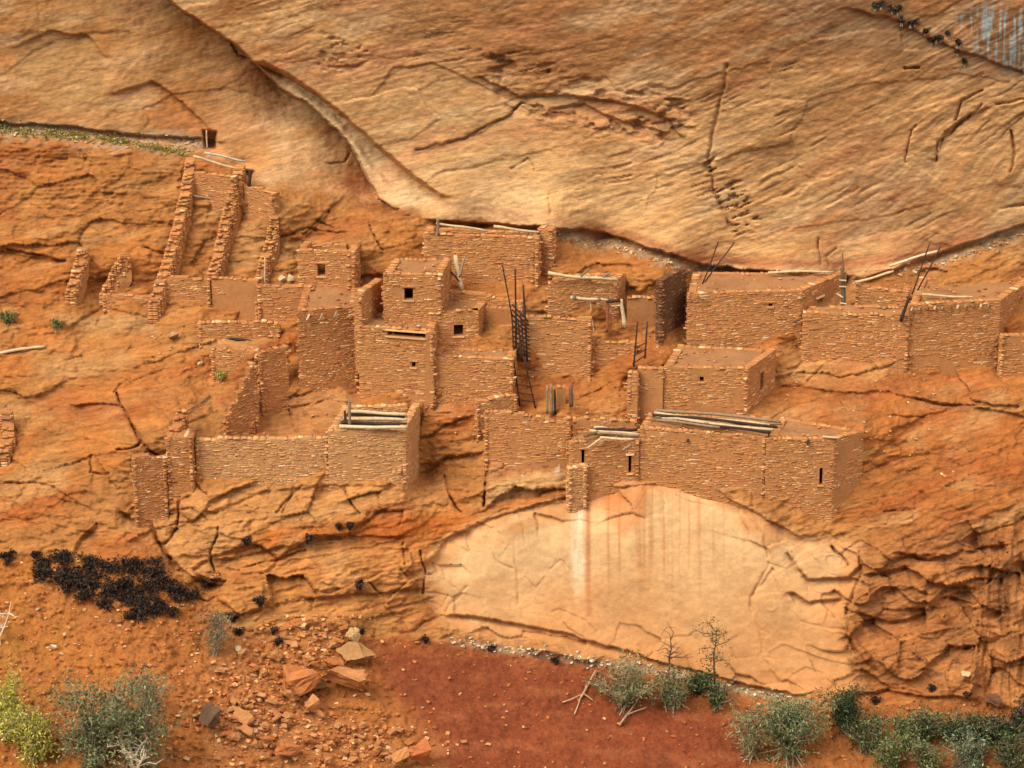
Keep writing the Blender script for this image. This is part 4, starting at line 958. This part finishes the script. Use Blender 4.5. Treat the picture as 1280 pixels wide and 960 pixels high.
lone('fallen_log', 'dark fallen log with short broken branches across the left ruin walls', 'log', [(A_(345, 434, 4.6), A_(270, 420, 4.8)), (A_(313, 429, 4.7), A_(303, 434, 4.4)), (A_(281, 425, 4.7), A_(271, 431, 4.5)), (A_(336, 433, 4.6), A_(328, 437, 4.4))], [DARK, PALE, PALE, PALE], [.12, .07, .05, .06], seed=11)
lone('fallen_log', 'straight pale log lying on the orange slope at the left edge', 'log', [(A_(56, 433, float(surfY(56, 433)) - .1), A_(-4, 442, float(surfY(0, 442)) - .1))], PALE, .12, seed=12)
lone('stick', 'pale stick lying on the slope above the square stone pier', 'stick', [(A_(262, 494, float(surfY(262, 494)) - .15), A_(230, 516, float(surfY(230, 516)) - .3))], GREY, .06, seed=13)
lone('wooden_beam', 'long pale beam lying over the top of the high left room', 'beam', [(A_(298, 211, 9.7), A_(242, 195, 9.8))], PALE, .09, seed=14)
lone('wooden_beam', 'upper pale beam beneath the dark niche high at left', 'beam', [(A_(307, 202, 9.9), A_(256, 191, 10.1))], (178, 164, 138), .08, seed=15)
lone('wooden_beam', 'grey beam at the foot of the stone cross wall high at left', 'beam', [(A_(288, 251, 9.6), A_(239, 244, 9.6))], GREY, .08, seed=16)
lone('wooden_post', 'short pale post standing in the dark niche high at left', 'post', [(A_(258, 163, 10.0), A_(259, 186, 10.0))], PALE, .06, seed=17)
lone('wooden_post', 'dark post in the cleft beside the high left wall', 'post', [(A_(313, 213, 9.6), A_(311, 234, 9.5))], DARK, .13, seed=18)  # no real post: a dark piece added for the cleft's shade
yy = float(surfY(690, 514)) - .25
lone('wooden_post', 'cluster of grey upright logs in the wall below the tall ladder', 'post', [(A_(684, 482, yy), A_(684, 517, yy)), (A_(689, 480, yy), A_(690, 518, yy)), (A_(693, 487, yy - .05), A_(694, 517, yy))], [(138, 124, 90), GREY, DARK], [.09, .10, .09], seed=19)
lone('wooden_post', 'dark upright log beside the mud pillar below the tall ladder', 'post', [(A_(713, 482, yy), A_(714, 508, yy))], (110, 84, 66), .15, seed=20)
lone('wooden_post', 'slim pale post in the door of the pebble alcove', 'post', [(A_(331, 321, 6.3), A_(331, 355, 6.1))], PALE, .05, seed=21)

def ladder(label, L0, L1, R0, R1, rungs, rad=.05, color=DARK, extra=(), seed=0, over=0.12):
    L0, L1, R0, R1 = [np.array(v, float) for v in (L0, L1, R0, R1)]
    origin = (L1 + R1) / 2; t = thing('ladder', label, 'ladder', origin, 'wooden ladders')
    log('rail', L1, L0, rad, t, origin, color, .006, seed); log('rail', R1, R0, rad, t, origin, color, .006, seed + 1)
    for k, f in enumerate(rungs):
        a = L1 + (L0 - L1) * f; b = R1 + (R0 - R1) * f; e = (b - a) * over
        log('rung', a - e, b + e, rad * .75, t, origin, color, .01, seed + 2 + k)
    for k, (a, b, rd) in enumerate(extra): log('pole', b, a, rd, t, origin, color, .01, seed + 30 + k)
ladder('tall dark ladder with close-set rungs rising above the mud terrace', A_(644, 336, 3.2), A_(645, 449, 2.7), A_(654, 356, 3.2), A_(659, 452, 2.7), [0.02 + .055 * i for i in range(11)], .075,
       extra=[(A_(628, 331, 3.0), A_(640, 396, 2.8), .05), (A_(640, 396, 2.8), A_(643, 450, 2.6), .06), (A_(650, 388, 2.7), A_(656, 445, 2.6), .06), (A_(647, 400, 2.7), A_(653, 452, 2.6), .07)], over=.35, seed=100)
yl = float(surfY(660, 508)) - .1
ladder('lower dark ladder reaching from the mud terrace down to the rock', A_(641, 444, 1.75), A_(650, 507, min(yl, 1.4)), A_(655, 446, 1.75), A_(669, 510, min(yl, 1.4)), [.12, .26, .42, .6], .055, seed=120)
yf = min(2.6, float(surfY(792, 457)) - .2, float(surfY(806, 446)) - .2)
ladder('short dark ladder beside the reddish annex wall', A_(797, 402, yf + .4), A_(792, 458, yf), A_(809, 402, yf + .4), A_(806, 448, yf), [.08, .24, .42], .06, seed=140)

# ------------------------------------------------------------------ loose rock
import bmesh
def hull(seed, n=16, flat=0.6):
    r = random.Random(seed); bm = bmesh.new()
    for i in range(n):
        v = Vector((r.gauss(0, 1), r.gauss(0, 1), r.gauss(0, 1))).normalized() * r.uniform(.8, 1.0)
        bm.verts.new((v.x * .5, v.y * .5 * r.uniform(.8, 1), v.z * .5))
    res = bmesh.ops.convex_hull(bm, input=bm.verts)
    bmesh.ops.delete(bm, geom=[e for e in res['geom_interior'] if isinstance(e, bmesh.types.BMVert)], context='VERTS')
    me = bpy.data.meshes.new('rock'); bm.to_mesh(me); bm.free(); me.materials.append(M_BOULDER); return me
HULLS = [hull(s, 9 + s % 3 * 4) for s in range(10)]
def chipped(me0, seed):
    bm = bmesh.new(); bm.from_mesh(me0)
    bmesh.ops.triangulate(bm, faces=bm.faces); bmesh.ops.subdivide_edges(bm, edges=bm.edges, cuts=3, use_grid_fill=True)
    from mathutils import noise as mn
    for v in bm.verts:
        n = v.co.normalized(); p = v.co * 3.2 + Vector((seed * 3.7, seed, 0))
        v.co += n * (0.08 * mn.noise(p) + 0.06 * mn.noise(p * 2.7) + 0.03 * mn.noise(p * 6)) - n * 0.02 * abs(math.sin(v.co.z * 22 + seed))
    me = bpy.data.meshes.new('rock'); bm.to_mesh(me); bm.free(); me.materials.append(M_BOULDER); return me
CHIPPED = [chipped(m, i) for i, m in enumerate(HULLS)]
def rock_at(label, cat, name, px, py, w, h, color, seed, tilt=0, group=None, lift=.42):
    r = random.Random(seed); s = 25.0
    p = surf(px, py + h * .25); W = 1.25 * w / s; Hh = 1.25 * h / s
    o = mk(name, (CHIPPED if w > 9 else HULLS)[seed % 10], None, lin(color) * .85, p + np.array([0, -.1 - .2 * Hh, Hh * lift]), (math.radians(-20 + r.uniform(-14, 14)), math.radians(tilt), r.uniform(-.5, .5)), (W, max(W, Hh) * .8, Hh * 1.05), label=label, category=cat, kind='thing')
    if group: o['group'] = group
    return o
OR, RD, OL = (198, 134, 80), (186, 114, 64), (170, 124, 76)
for k, (lb, x, y, w, h, cl, tl) in enumerate((
    ('large rounded orange slab in front of the rubble pile', 433, 848, 52, 34, OR, 0), ('flat olive-grey slab on top of the rubble pile', 443, 820, 46, 26, OL, 14),
    ('big tilted orange slab at the left of the rubble pile', 374, 850, 58, 36, RD, -18), ('olive shaded slab wedged in the rubble pile', 390, 857, 34, 20, (140, 100, 62), -10),
    ('orange block at the foot of the rubble pile', 396, 882, 28, 22, OR, 0), ('small wedge of rock left below the tilted slab', 364, 868, 26, 16, OR, 18),
    ('flat slab behind the rubble pile', 390, 828, 32, 16, OR, 0), ('flat dark-edged slab behind the rounded slab', 419, 829, 30, 14, RD, 6),
    ('pale rock leaning above the rubble pile', 441, 797, 18, 22, (206, 166, 110), 30), ('orange block in the lower left scree', 304, 896, 26, 20, OR, 12),
    ('roundish orange stone under the block in the lower left scree', 308, 914, 20, 18, OR, 0), ('dark rock with white streaks beside the grey-green bush', 263, 899, 28, 28, (112, 84, 62), -15),  # streaked rock: shadow put into its dark colour
    ('flat red slab in the bottom scree', 358, 936, 34, 18, RD, 8), ('angular rock at the bottom edge, left of a pair', 498, 946, 28, 26, OR, -25),
    ('larger angular rock at the bottom edge, right of a pair', 532, 944, 38, 32, (190, 112, 64), 15), ('small orange block above the tilted slab', 345, 820, 18, 16, OR, 0),
    ('flat slab in the middle of the bottom scree', 336, 926, 24, 14, RD, -8), ('pale rounded stone by the bush under the dark shrubs', 299, 811, 10, 9, (222, 190, 146), 0),
    ('brown block at the right foot of the fractured face', 1240, 876, 22, 16, (120, 80, 52), 0), ('pale stone on the foot of the fractured face', 1206, 842, 12, 9, (216, 180, 134), 0),
    ('white stone lying below the dark shrub patch', 67, 808, 9, 8, (230, 206, 166), 0), ('white pebble in the wall alcove at left', 352, 349, 10, 9, (220, 188, 142), 0), ('second paler pebble in the wall alcove, nearer the window wall', 363, 348, 9, 9, (224, 196, 150), 0),
    ('white stone by the ruined wall above the yellow-green tuft', 250, 453, 8, 7, (232, 206, 164), 0), ('flat lilac-grey stone on the ledge left of the fallen dark log', 220, 419, 24, 8, (190, 146, 106), 0))):
    rock_at(lb, 'rock', 'rock', x, y, w, h, cl, 60 + k, tl)
r = random.Random(21)
SCREE = [(300, 905, 60, 35), (380, 920, 90, 35), (350, 840, 60, 40), (470, 930, 60, 20), (400, 790, 50, 25), (310, 880, 50, 30)]
SCREE_L = ['small angular stone in the scree around the dark streaked rock', 'small angular stone in the scree under the slab pile', 'small angular stone tucked around the big tilted slab',
           'small angular stone near the pair of rocks at the bottom edge', 'small angular stone on the slope above the slab pile', 'small angular stone between the grey-green bush and the slab pile']
for k in range(110):
    ci = r.randrange(6); cx, cy, sx, sy = SCREE[ci]; x = r.gauss(cx, sx * .6); y = min(r.gauss(cy, sy * .6), 958)
    if y < np.interp(x, TALx, TALy) - 8: continue
    w = r.uniform(6, 15)
    rock_at(SCREE_L[ci], 'rock', 'scree_stone', x, y, w, w * r.uniform(.5, .9), r.choice((OR, RD, OR, (208, 146, 90))), 200 + k, r.uniform(-25, 25), 'scree stones below the ruin')
# gravel: real pieces too small to count
def scatter(name, label, n, fn, smin, smax, cols, seed):
    r = np.random.default_rng(seed); base = []
    hv = [np.array([v.co[:] for v in m.vertices]) for m in HULLS]; hf = [[tuple(p.vertices) for p in m.polygons] for m in HULLS]
    V = []; Fc = []; Cc = []; nv = 0
    for i in range(n):
        x, y = fn(r); s = smin + (smax - smin) * r.random() ** 3
        p = atY(x, y, float(surfY(x, y))); k = 0 if i % 2 else 3
        a = r.random() * 6.28; ca, sa = math.cos(a), math.sin(a)
        q = hv[k] * s * np.array([1.2, 1, .75]); q = np.stack([q[:, 0] * ca - q[:, 1] * sa, q[:, 0] * sa + q[:, 1] * ca, q[:, 2]], -1) + p + np.array([0, -s * .2, s * .1])
        V.append(q); Fc += [tuple(j + nv for j in f) for f in hf[k]]; nv += len(q)
        Cc.append(np.repeat((lin(cols[r.integers(len(cols))]) * r.uniform(.6, 1.0))[None], len(q), 0))
    mk(name, mk_mesh(name, np.concatenate(V), Fc, np.concatenate(Cc), mat=M_STONE), label=label, kind='stuff')
def talus_pt(r):
    while True:
        x = r.uniform(-20, 1300); y = r.uniform(690, 980)
        if y < np.interp(x, TALx, TALy) + 3: continue
        red = 470 < x < 950 and y > 805
        if red and r.random() > 0.22: continue
        if x > 1000 and r.random() > 0.5: continue
        return x, y
scatter('gravel', 'loose orange gravel strewn over the talus', 4200, talus_pt, .05, .30, [(196, 126, 70), (180, 104, 56), (202, 138, 84), (188, 116, 62), (212, 164, 112), (150, 84, 48), (170, 98, 54)], 1)
def pile_pt(r):
    cx, cy, sx, sy = SCREE[r.integers(len(SCREE))]
    return float(np.clip(r.normal(cx, sx * .7), 220, 560)), float(np.clip(r.normal(cy, sy * .7), 770, 975))
scatter('rubble', 'broken stone rubble around the slab pile at lower left', 2200, pile_pt, .06, .38, [(204, 134, 76), (188, 112, 60), (206, 144, 90), (218, 172, 118), (164, 94, 54), (176, 104, 58)], 2)
def ledge_pt(r):
    x = r.uniform(-10, 1290)
    while 255 < x < 690 or 1000 < x < 1120: x = r.uniform(-10, 1290)
    return x, float(np.interp(x, B1x, B1y) + (r.normal(-6, 5) if x < 256 else r.normal(4, 4)))
scatter('ledge_rubble', 'pale rubble lodged along the crevice at the foot of the overhang', 900, ledge_pt, .06, .32, [(200, 164, 118), (186, 146, 100), (214, 184, 138), (150, 116, 80)], 3)
def ruin_pt(r):
    while True:
        x = r.uniform(190, 1200); y = r.uniform(330, 600)
        return x, y
scatter('wall_debris', 'fallen wall stones scattered on the slope among the rooms', 1500, ruin_pt, .05, .22, [(200, 146, 96), (214, 168, 120), (176, 110, 66)], 4)
def rim_pt(r): 
    x = r.uniform(560, 990); return x, float(np.interp(x, TALx, TALy) + r.normal(2, 3.5))
scatter('rim_rubble', 'pale stone litter along the foot of the pale slab', 350, rim_pt, .06, .3, [(212, 190, 150), (190, 160, 120), (224, 208, 180)], 5)

# ------------------------------------------------------------------ plants
def leaves_mesh(name, pts, size, cols, seed, flat=0.0, aspect=1.0):
    r = np.random.default_rng(seed); n = len(pts); pts = np.asarray(pts)
    a = r.standard_normal((n, 3)); a /= np.linalg.norm(a, axis=1, keepdims=True)
    b = r.standard_normal((n, 3)); b -= (a * b).sum(1, keepdims=True) * a; b /= np.linalg.norm(b, axis=1, keepdims=True)
    s = size * r.uniform(.55, 1.25, (n, 1)); a = a * s * aspect; b = b * s
    V = np.stack([pts - a * .5, pts + b * .28, pts + a * .5, pts - b * .28], 1).reshape(-1, 3)
    Q = np.arange(n * 4).reshape(n, 4)
    me = bpy.data.meshes.new(name)
    me.vertices.add(len(V)); me.vertices.foreach_set('co', V.astype(np.float32).ravel())
    me.loops.add(Q.size); me.loops.foreach_set('vertex_index', Q.astype(np.int32).ravel())
    me.polygons.add(n); me.polygons.foreach_set('loop_start', np.arange(0, Q.size, 4, dtype=np.int32))
    at = me.color_attributes.new('Col', 'FLOAT_COLOR', 'POINT'); C4 = np.ones((n, 4, 4), np.float32)
    lc = np.array([lin(c_) for c_ in cols]); C4[..., :3] = (lc[r.integers(len(lc), size=n)] * r.uniform(.65, 1.25, (n, 1)))[:, None]
    at.data.foreach_set('color', C4.ravel()); me.update(calc_edges=True); me.materials.append(M_LEAF)
    return me
def grow(h, w, stems, seed, lean=0.0, up=1.0, kids=4, gk=3, r0=0.03):
    """a branching skeleton: list of (points, radii); and points where leaves sit"""
    r = random.Random(seed); B = []; tips = []
    for i in range(stems):
        a = r.uniform(0, 2 * math.pi); out = r.uniform(.15, 1.0) if stems > 1 else .05
        end = np.array([math.cos(a) * out * w / 2 + lean * h, math.sin(a) * out * w / 2 * .7, h * r.uniform(.65, 1.0) * up * (1.05 - .35 * out)])
        mid = end * np.array([.35, .35, .5]) + np.array([r.gauss(0, .06), r.gauss(0, .06), r.gauss(0, .05)]) * h
        by = r.gauss(0, .06) * w
        P = [np.zeros(3) + np.array([r.gauss(0, .11) * w, by, by * .55 - .15]) * (stems > 1), mid * .5 + np.array([r.gauss(0, .03), 0, 0]) * h, mid, (mid + end) / 2 + np.array([r.gauss(0, .04), r.gauss(0, .04), r.gauss(0, .03)]) * h, end]
        B.append((P, [r0, r0 * .85, r0 * .7, r0 * .5, r0 * .25]))
        for k in range(kids):
            t = r.uniform(.25, .95); j = min(int(t * 4), 3); s = P[j] + (P[j + 1] - P[j]) * (t * 4 - j)
            d = np.array([r.gauss(0, 1), r.gauss(0, 1), abs(r.gauss(.5, .5))]); d /= np.linalg.norm(d); L = h * r.uniform(.15, .38)
            e = s + d * L * np.array([1, .8, .8]); m = (s + e) / 2 + np.array([r.gauss(0, .1), r.gauss(0, .1), r.gauss(.05, .1)]) * L
            B.append(([s, m, e], [r0 * .45, r0 * .32, r0 * .15])); tips += [m, e]
            for g in range(gk):
                q = s + (e - s) * r.uniform(.3, 1); d2 = np.array([r.gauss(0, 1), r.gauss(0, 1), r.gauss(.3, .6)]); d2 /= np.linalg.norm(d2)
                f = q + d2 * L * r.uniform(.25, .6); B.append(([q, f], [r0 * .22, r0 * .1])); tips += [f, (q + f) / 2]
        tips += [end, P[3], P[2], P[1] + np.array([0, 0, .1]), P[2] * .8] + ([P[0] + np.array([0, 0, .2]), P[1] * .6] * 2 if stems > 1 else [])
    return B, tips
def skel_mesh(name, B, k=4):
    V = []; Fc = []
    for P, R in B:
        v, f = tube(P, R, k); n = len(V); V += v; Fc += [tuple(i + n for i in q) for q in f]
    return mk_mesh(name, V, Fc, mat=M_WOOD)
def shrub(label, px, py, hpx, wpx, cols, nleaf, leaf=.10, stems=9, twig=(150, 130, 104), name='shrub', cat='shrub', seed=0, group=None, r0=.03, spread=.16, lean=0, kids=4, fwd=.25, aspect=1.6, low=False):
    p = surf(px, py) + np.array([0, -fwd, -.05]); h = hpx / 23.5; w = wpx / 25.0
    t = thing(name, label, cat, p, group); B, tips = grow(h, w, stems, seed + 1000, lean, 1.0, kids, 3, r0)
    mk('branches' if stems > 1 else 'trunk', skel_mesh('branches', B), t, lin(twig))
    if nleaf:
        rg = np.random.default_rng(seed); T_ = np.array(tips)
        if low: T_ = T_[T_[:, 2] < h * .55] if (T_[:, 2] < h * .55).any() else T_
        q = T_[rg.integers(len(T_), size=nleaf)] + rg.standard_normal((nleaf, 3)) * spread * np.array([1, 1, .8]) * max(.5, min(h, 2.0) * .6)
        mk('foliage', leaves_mesh('foliage', q, leaf, cols, seed, aspect=aspect), t)
    return t
GG = [(120, 122, 78), (98, 104, 66), (140, 138, 92), (84, 88, 56)]; YG = [(176, 164, 62), (156, 150, 60), (190, 174, 84), (130, 130, 56)]
DG = [(58, 72, 40), (46, 58, 36), (76, 88, 48), (36, 42, 28)]; MG = [(104, 110, 60), (86, 96, 54), (128, 130, 76), (66, 76, 42)]; BK = [(46, 34, 30), (34, 26, 24), (66, 46, 36), (50, 48, 34), (88, 60, 42)]
shrub('large grey-green bush at the lower left, its left half', 116, 960, 118, 96, GG, 5600, .13, 14, name='bush', cat='bush', seed=1, r0=.04)
shrub('large grey-green bush at the lower left, its right half with dead twigs', 172, 960, 124, 96, GG, 4600, .13, 14, name='bush', cat='bush', seed=2, r0=.04)
shrub('thin grey twiggy bush above the large grey-green bush', 190, 880, 55, 46, GG, 500, .10, 8, name='bush', cat='bush', seed=3)
shrub('yellow-green bush at the left picture edge, upper one', 8, 915, 72, 96, YG, 3800, .13, 12, name='bush', cat='bush', seed=4, twig=(190, 174, 140))
shrub('yellow-green bush at the left picture edge, lower one', 46, 945, 70, 96, YG, 3400, .13, 12, name='bush', cat='bush', seed=5, twig=(190, 174, 140))
shrub('small grey-green bush just under the dark shrub patch', 271, 812, 56, 36, [(122, 118, 84), (98, 100, 70), (86, 84, 60)], 900, .10, 9, name='bush', cat='bush', seed=6)
shrub('bleached dead branch in front of the grey-green bush', 172, 955, 62, 52, (), 0, stems=5, twig=(226, 206, 172), name='dead_branch', cat='branch', seed=7, r0=.06, fwd=.9)
shrub('bleached dead branch reaching in at the left edge above the yellow bushes', -4, 800, 70, 46, (), 0, stems=3, twig=(224, 204, 176), name='dead_branch', cat='branch', seed=8, r0=.06, lean=.2)
shrub('bleached dead branch inside the yellow-green bushes', 18, 905, 40, 70, (), 0, stems=4, twig=(216, 200, 168), name='dead_branch', cat='branch', seed=9, r0=.06, fwd=.9)
shrub('tangled half-dead bush hanging below the pale slab', 785, 880, 62, 120, GG, 2600, .11, 14, name='bush', cat='bush', seed=10, twig=(170, 142, 108), r0=.035)
shrub('half-dead bush between the tangled bush and the bare sapling', 840, 880, 56, 76, GG + DG[:1], 1700, .11, 10, name='bush', cat='bush', seed=11, twig=(176, 150, 118))
lone('fallen_branch', 'crooked pale branch trailing down the red soil left of the tangled bush', 'branch', [(A_(745, 838, float(surfY(745, 838)) - .2), A_(726, 872, float(surfY(726, 872)) - .15)), (A_(727, 868, float(surfY(727, 868)) - .15), A_(703, 878, float(surfY(703, 878)) - .1)), (A_(727, 868, float(surfY(727, 868)) - .15), A_(718, 893, float(surfY(718, 893)) - .1)), (A_(728, 866, float(surfY(727, 868)) - .15), A_(742, 876, float(surfY(742, 876)) - .1))], (176, 140, 104), [.07, .05, .05, .05], seed=60)
lone('fallen_branch', 'pale branch drooping under the tangled bush', 'branch', [(A_(800, 870, float(surfY(800, 870)) - .3), A_(775, 905, float(surfY(775, 905)) - .15)), (A_(785, 893, float(surfY(785, 893)) - .2), A_(808, 884, float(surfY(808, 884)) - .2))], (170, 140, 108), [.06, .05], seed=61)
shrub('bare dark dead sapling against the pale slab', 836, 846, 84, 34, (), 0, stems=1, kids=13, twig=(84, 62, 48), name='sapling', cat='tree', seed=12, r0=.055, fwd=.4)
shrub('thin sapling with sparse green leaves against the pale slab', 893, 850, 78, 30, [(106, 104, 60), (80, 86, 50), (62, 72, 42)], 380, .10, 1, kids=15, twig=(92, 70, 52), name='sapling', cat='tree', seed=13, r0=.05, fwd=.4)
shrub('low dark green bush at the foot of the two saplings', 872, 862, 26, 70, DG + MG[:2], 2400, .11, 12, name='bush', cat='bush', seed=14)
shrub('dark green bush hanging below the leafy sapling', 896, 880, 30, 40, DG + MG[:2], 900, .11, 9, name='bush', cat='bush', seed=15)
shrub('wide grey-green bush with pale twigs right of the red soil', 985, 945, 96, 124, [(112, 118, 76), (92, 104, 66), (132, 132, 90), (66, 80, 50)], 6800, .12, 16, name='bush', cat='bush', seed=16, twig=(172, 150, 112), r0=.035)
shrub('thin grey bush at the left of the wide grey-green bush', 938, 945, 64, 60, GG, 1400, .11, 9, name='bush', cat='bush', seed=17, twig=(190, 168, 130))
shrub('bushy dark green young conifer beside the wide grey-green bush', 1056, 905, 62, 34, DG, 4200, .10, 7, name='conifer', cat='tree', seed=18, spread=.2)
for k, (x, y, h, w, cl, n, lb) in enumerate((
    (1085, 935, 54, 70, DG + MG, 2800, 'mixed dark green shrub just right of the young conifer'), (1108, 958, 50, 76, MG, 2800, 'mid green shrub at the bottom edge, second right of the conifer'),
    (1130, 928, 46, 66, MG + GG[:1], 2500, 'olive shrub above the mid green one in the right thicket'), (1158, 922, 46, 70, MG + DG, 2700, 'olive and green shrub below the fractured rock foot'), (1190, 922, 44, 66, DG + MG[:2], 2500, 'dark green shrub in the middle of the right thicket'),
    (1160, 958, 48, 76, GG + MG, 2900, 'grey-green shrub at the bottom of the right thicket'), (1208, 958, 50, 76, [(128, 138, 104), (104, 116, 84), (80, 90, 62)], 2900, 'pale bluish green shrub low in the right thicket'),
    (1228, 925, 44, 60, MG + DG, 2300, 'green shrub left of the blackish ones in the right thicket'), (1254, 930, 50, 66, DG + BK[:1], 2700, 'dark shrub by the brown block at the right thicket'), (1280, 912, 44, 56, BK + DG[:2], 2300, 'blackish shrub at the right picture edge under the cliff'),
    (1265, 962, 56, 80, DG + MG[:1], 2900, 'dark green shrub in the bottom right corner'))):
    shrub(lb, x, y, h, w, cl, int(n * .6), .12, 11, name='bush', cat='bush', seed=30 + k, group='right thicket shrubs')
shrub('small yellow-green tuft on the ruined wall at left', 276, 470, 11, 13, [(170, 170, 60), (150, 156, 60), (120, 130, 50)], 260, .08, 6, name='tuft', cat='plant', seed=40)
shrub('olive shrub on the ledge at the left picture edge', 12, 400, 14, 42, MG + [(120, 116, 52)], 800, .10, 9, name='shrub', seed=41)
shrub('small olive shrub on the ledge near the left edge', 72, 406, 10, 34, MG, 420, .09, 7, name='shrub', seed=42)
# dark shrubs: isolated ones are things, the matted patch is one mass
for k, (x, y, w, lb) in enumerate(((12, 694, 34, 'dark low shrub at the left picture edge above the big patch'), (44, 690, 14, 'small dark shrub between the edge shrub and the big dark patch'), (83, 688, 13, 'dark tuft on the upper rim of the big dark patch'), (50, 700, 10, 'tiny dark tuft left of the big dark patch'),
    (292, 768, 22, 'dark shrub at the right foot of the cracked rocks'), (300, 786, 12, 'small dark shrub right below the foot of the cracked rocks'), (325, 748, 20, 'dark tuft under the rounded rock bulge'), (348, 797, 12, 'dark tuft beside the white stones'), (342, 784, 8, 'tiny dark tuft above the white stones'),
    (387, 670, 16, 'dark tuft in the orange band below the long low wall'), (309, 672, 14, 'dark tuft at the left end of the orange band'), (424, 653, 7, 'first tiny dark tuft high on the orange band'), (437, 653, 10, 'second tiny dark tuft high on the orange band'), (449, 727, 18, 'dark tuft on the smooth rock left of the pale slab'),
    (452, 785, 10, 'dark tuft above the corner of the red soil'), (533, 795, 10, 'dark tuft on the rim above the red soil'), (614, 806, 10, 'dark tuft on the rim below the pale slab'), (694, 822, 10, 'dark tuft by the pale rim stones'), (1094, 872, 12, 'dark tuft under the fractured face, left one'), (1164, 856, 9, 'dark tuft under the fractured face, middle one'), (1208, 864, 9, 'dark tuft under the fractured face, right one'))):
    shrub(lb, x, y + 4, 4 + w * .22, w * 1.2, BK, int(16 * w), .12, 6, twig=(60, 44, 36), name='dark_shrub', cat='shrub', seed=70 + k, group='small dark shrubs', fwd=.12, spread=.12)
rg = np.random.default_rng(9); Lp = []
PATCH = [[(42, 708), (75, 692), (110, 700), (112, 722), (80, 735), (45, 725)], [(108, 700), (200, 703), (203, 718), (108, 714)], [(70, 722), (110, 715), (150, 728), (190, 722), (225, 735), (240, 752), (225, 768), (170, 776), (130, 762), (85, 742)], [(196, 712), (215, 728), (238, 744), (262, 722), (276, 722), (272, 728), (255, 736), (240, 756), (215, 748)], [(95, 728), (150, 740), (140, 762), (110, 752)]]
for poly in PATCH:
    xs = [p[0] for p in poly]; ys = [p[1] for p in poly]; area = (max(xs) - min(xs)) * (max(ys) - min(ys)); n = int(area / 13)
    X = rg.uniform(min(xs), max(xs), n * 2); Y_ = rg.uniform(min(ys), max(ys), n * 2)
    ok = (sdf(poly, X, Y_) > -1.5) & (vn(X / 8, Y_ / 5.5, 2) > (0.36 if poly is PATCH[1] or poly is PATCH[3] else 0.48)); 
    for x, y in zip(X[ok], Y_[ok]):
        b = surf(x, y); m = 13
        Lp.append(b + rg.standard_normal((m, 3)) * np.array([.13, .10, .10]) + np.array([0, -.1, .14]))
mk('shrub_patch', leaves_mesh('shrub_patch', np.concatenate(Lp), .13, BK, 5, aspect=1.4), label='matted patch of nearly black low shrubs at the foot of the left rocks', kind='stuff')
Lp = []
for i in range(210):
    x = rg.uniform(-10, 235); y = np.interp(x, [-100, 0, 120, 200, 240], [160, 162, 171, 185, 193]) + rg.normal(1, 2.4)
    b = surf(x, y); Lp.append(b + rg.standard_normal((7, 3)) * .09 + np.array([0, -.06, .06]))
mk('ledge_grass', leaves_mesh('ledge_grass', np.concatenate(Lp), .10, [(150, 140, 50), (128, 124, 48), (112, 104, 52), (176, 160, 84)], 6, aspect=2.2), label='thin strip of yellow-green growth along the upper left ledge', kind='stuff')
for k in range(16):
    x = 1096 + k * 7.5 + rg.normal(0, 4); y = 6 + k * 3.4 + rg.normal(0, 8)
    shrub('tiny dark shrub on the high ledge below the blue-grey wash at top right', x, max(y, 2), 7, 9, BK + DG[:1], 110, .11, 4, name='ledge_shrub', cat='shrub', seed=120 + k, group='dark shrubs on the high right ledge', fwd=.12, spread=.1)
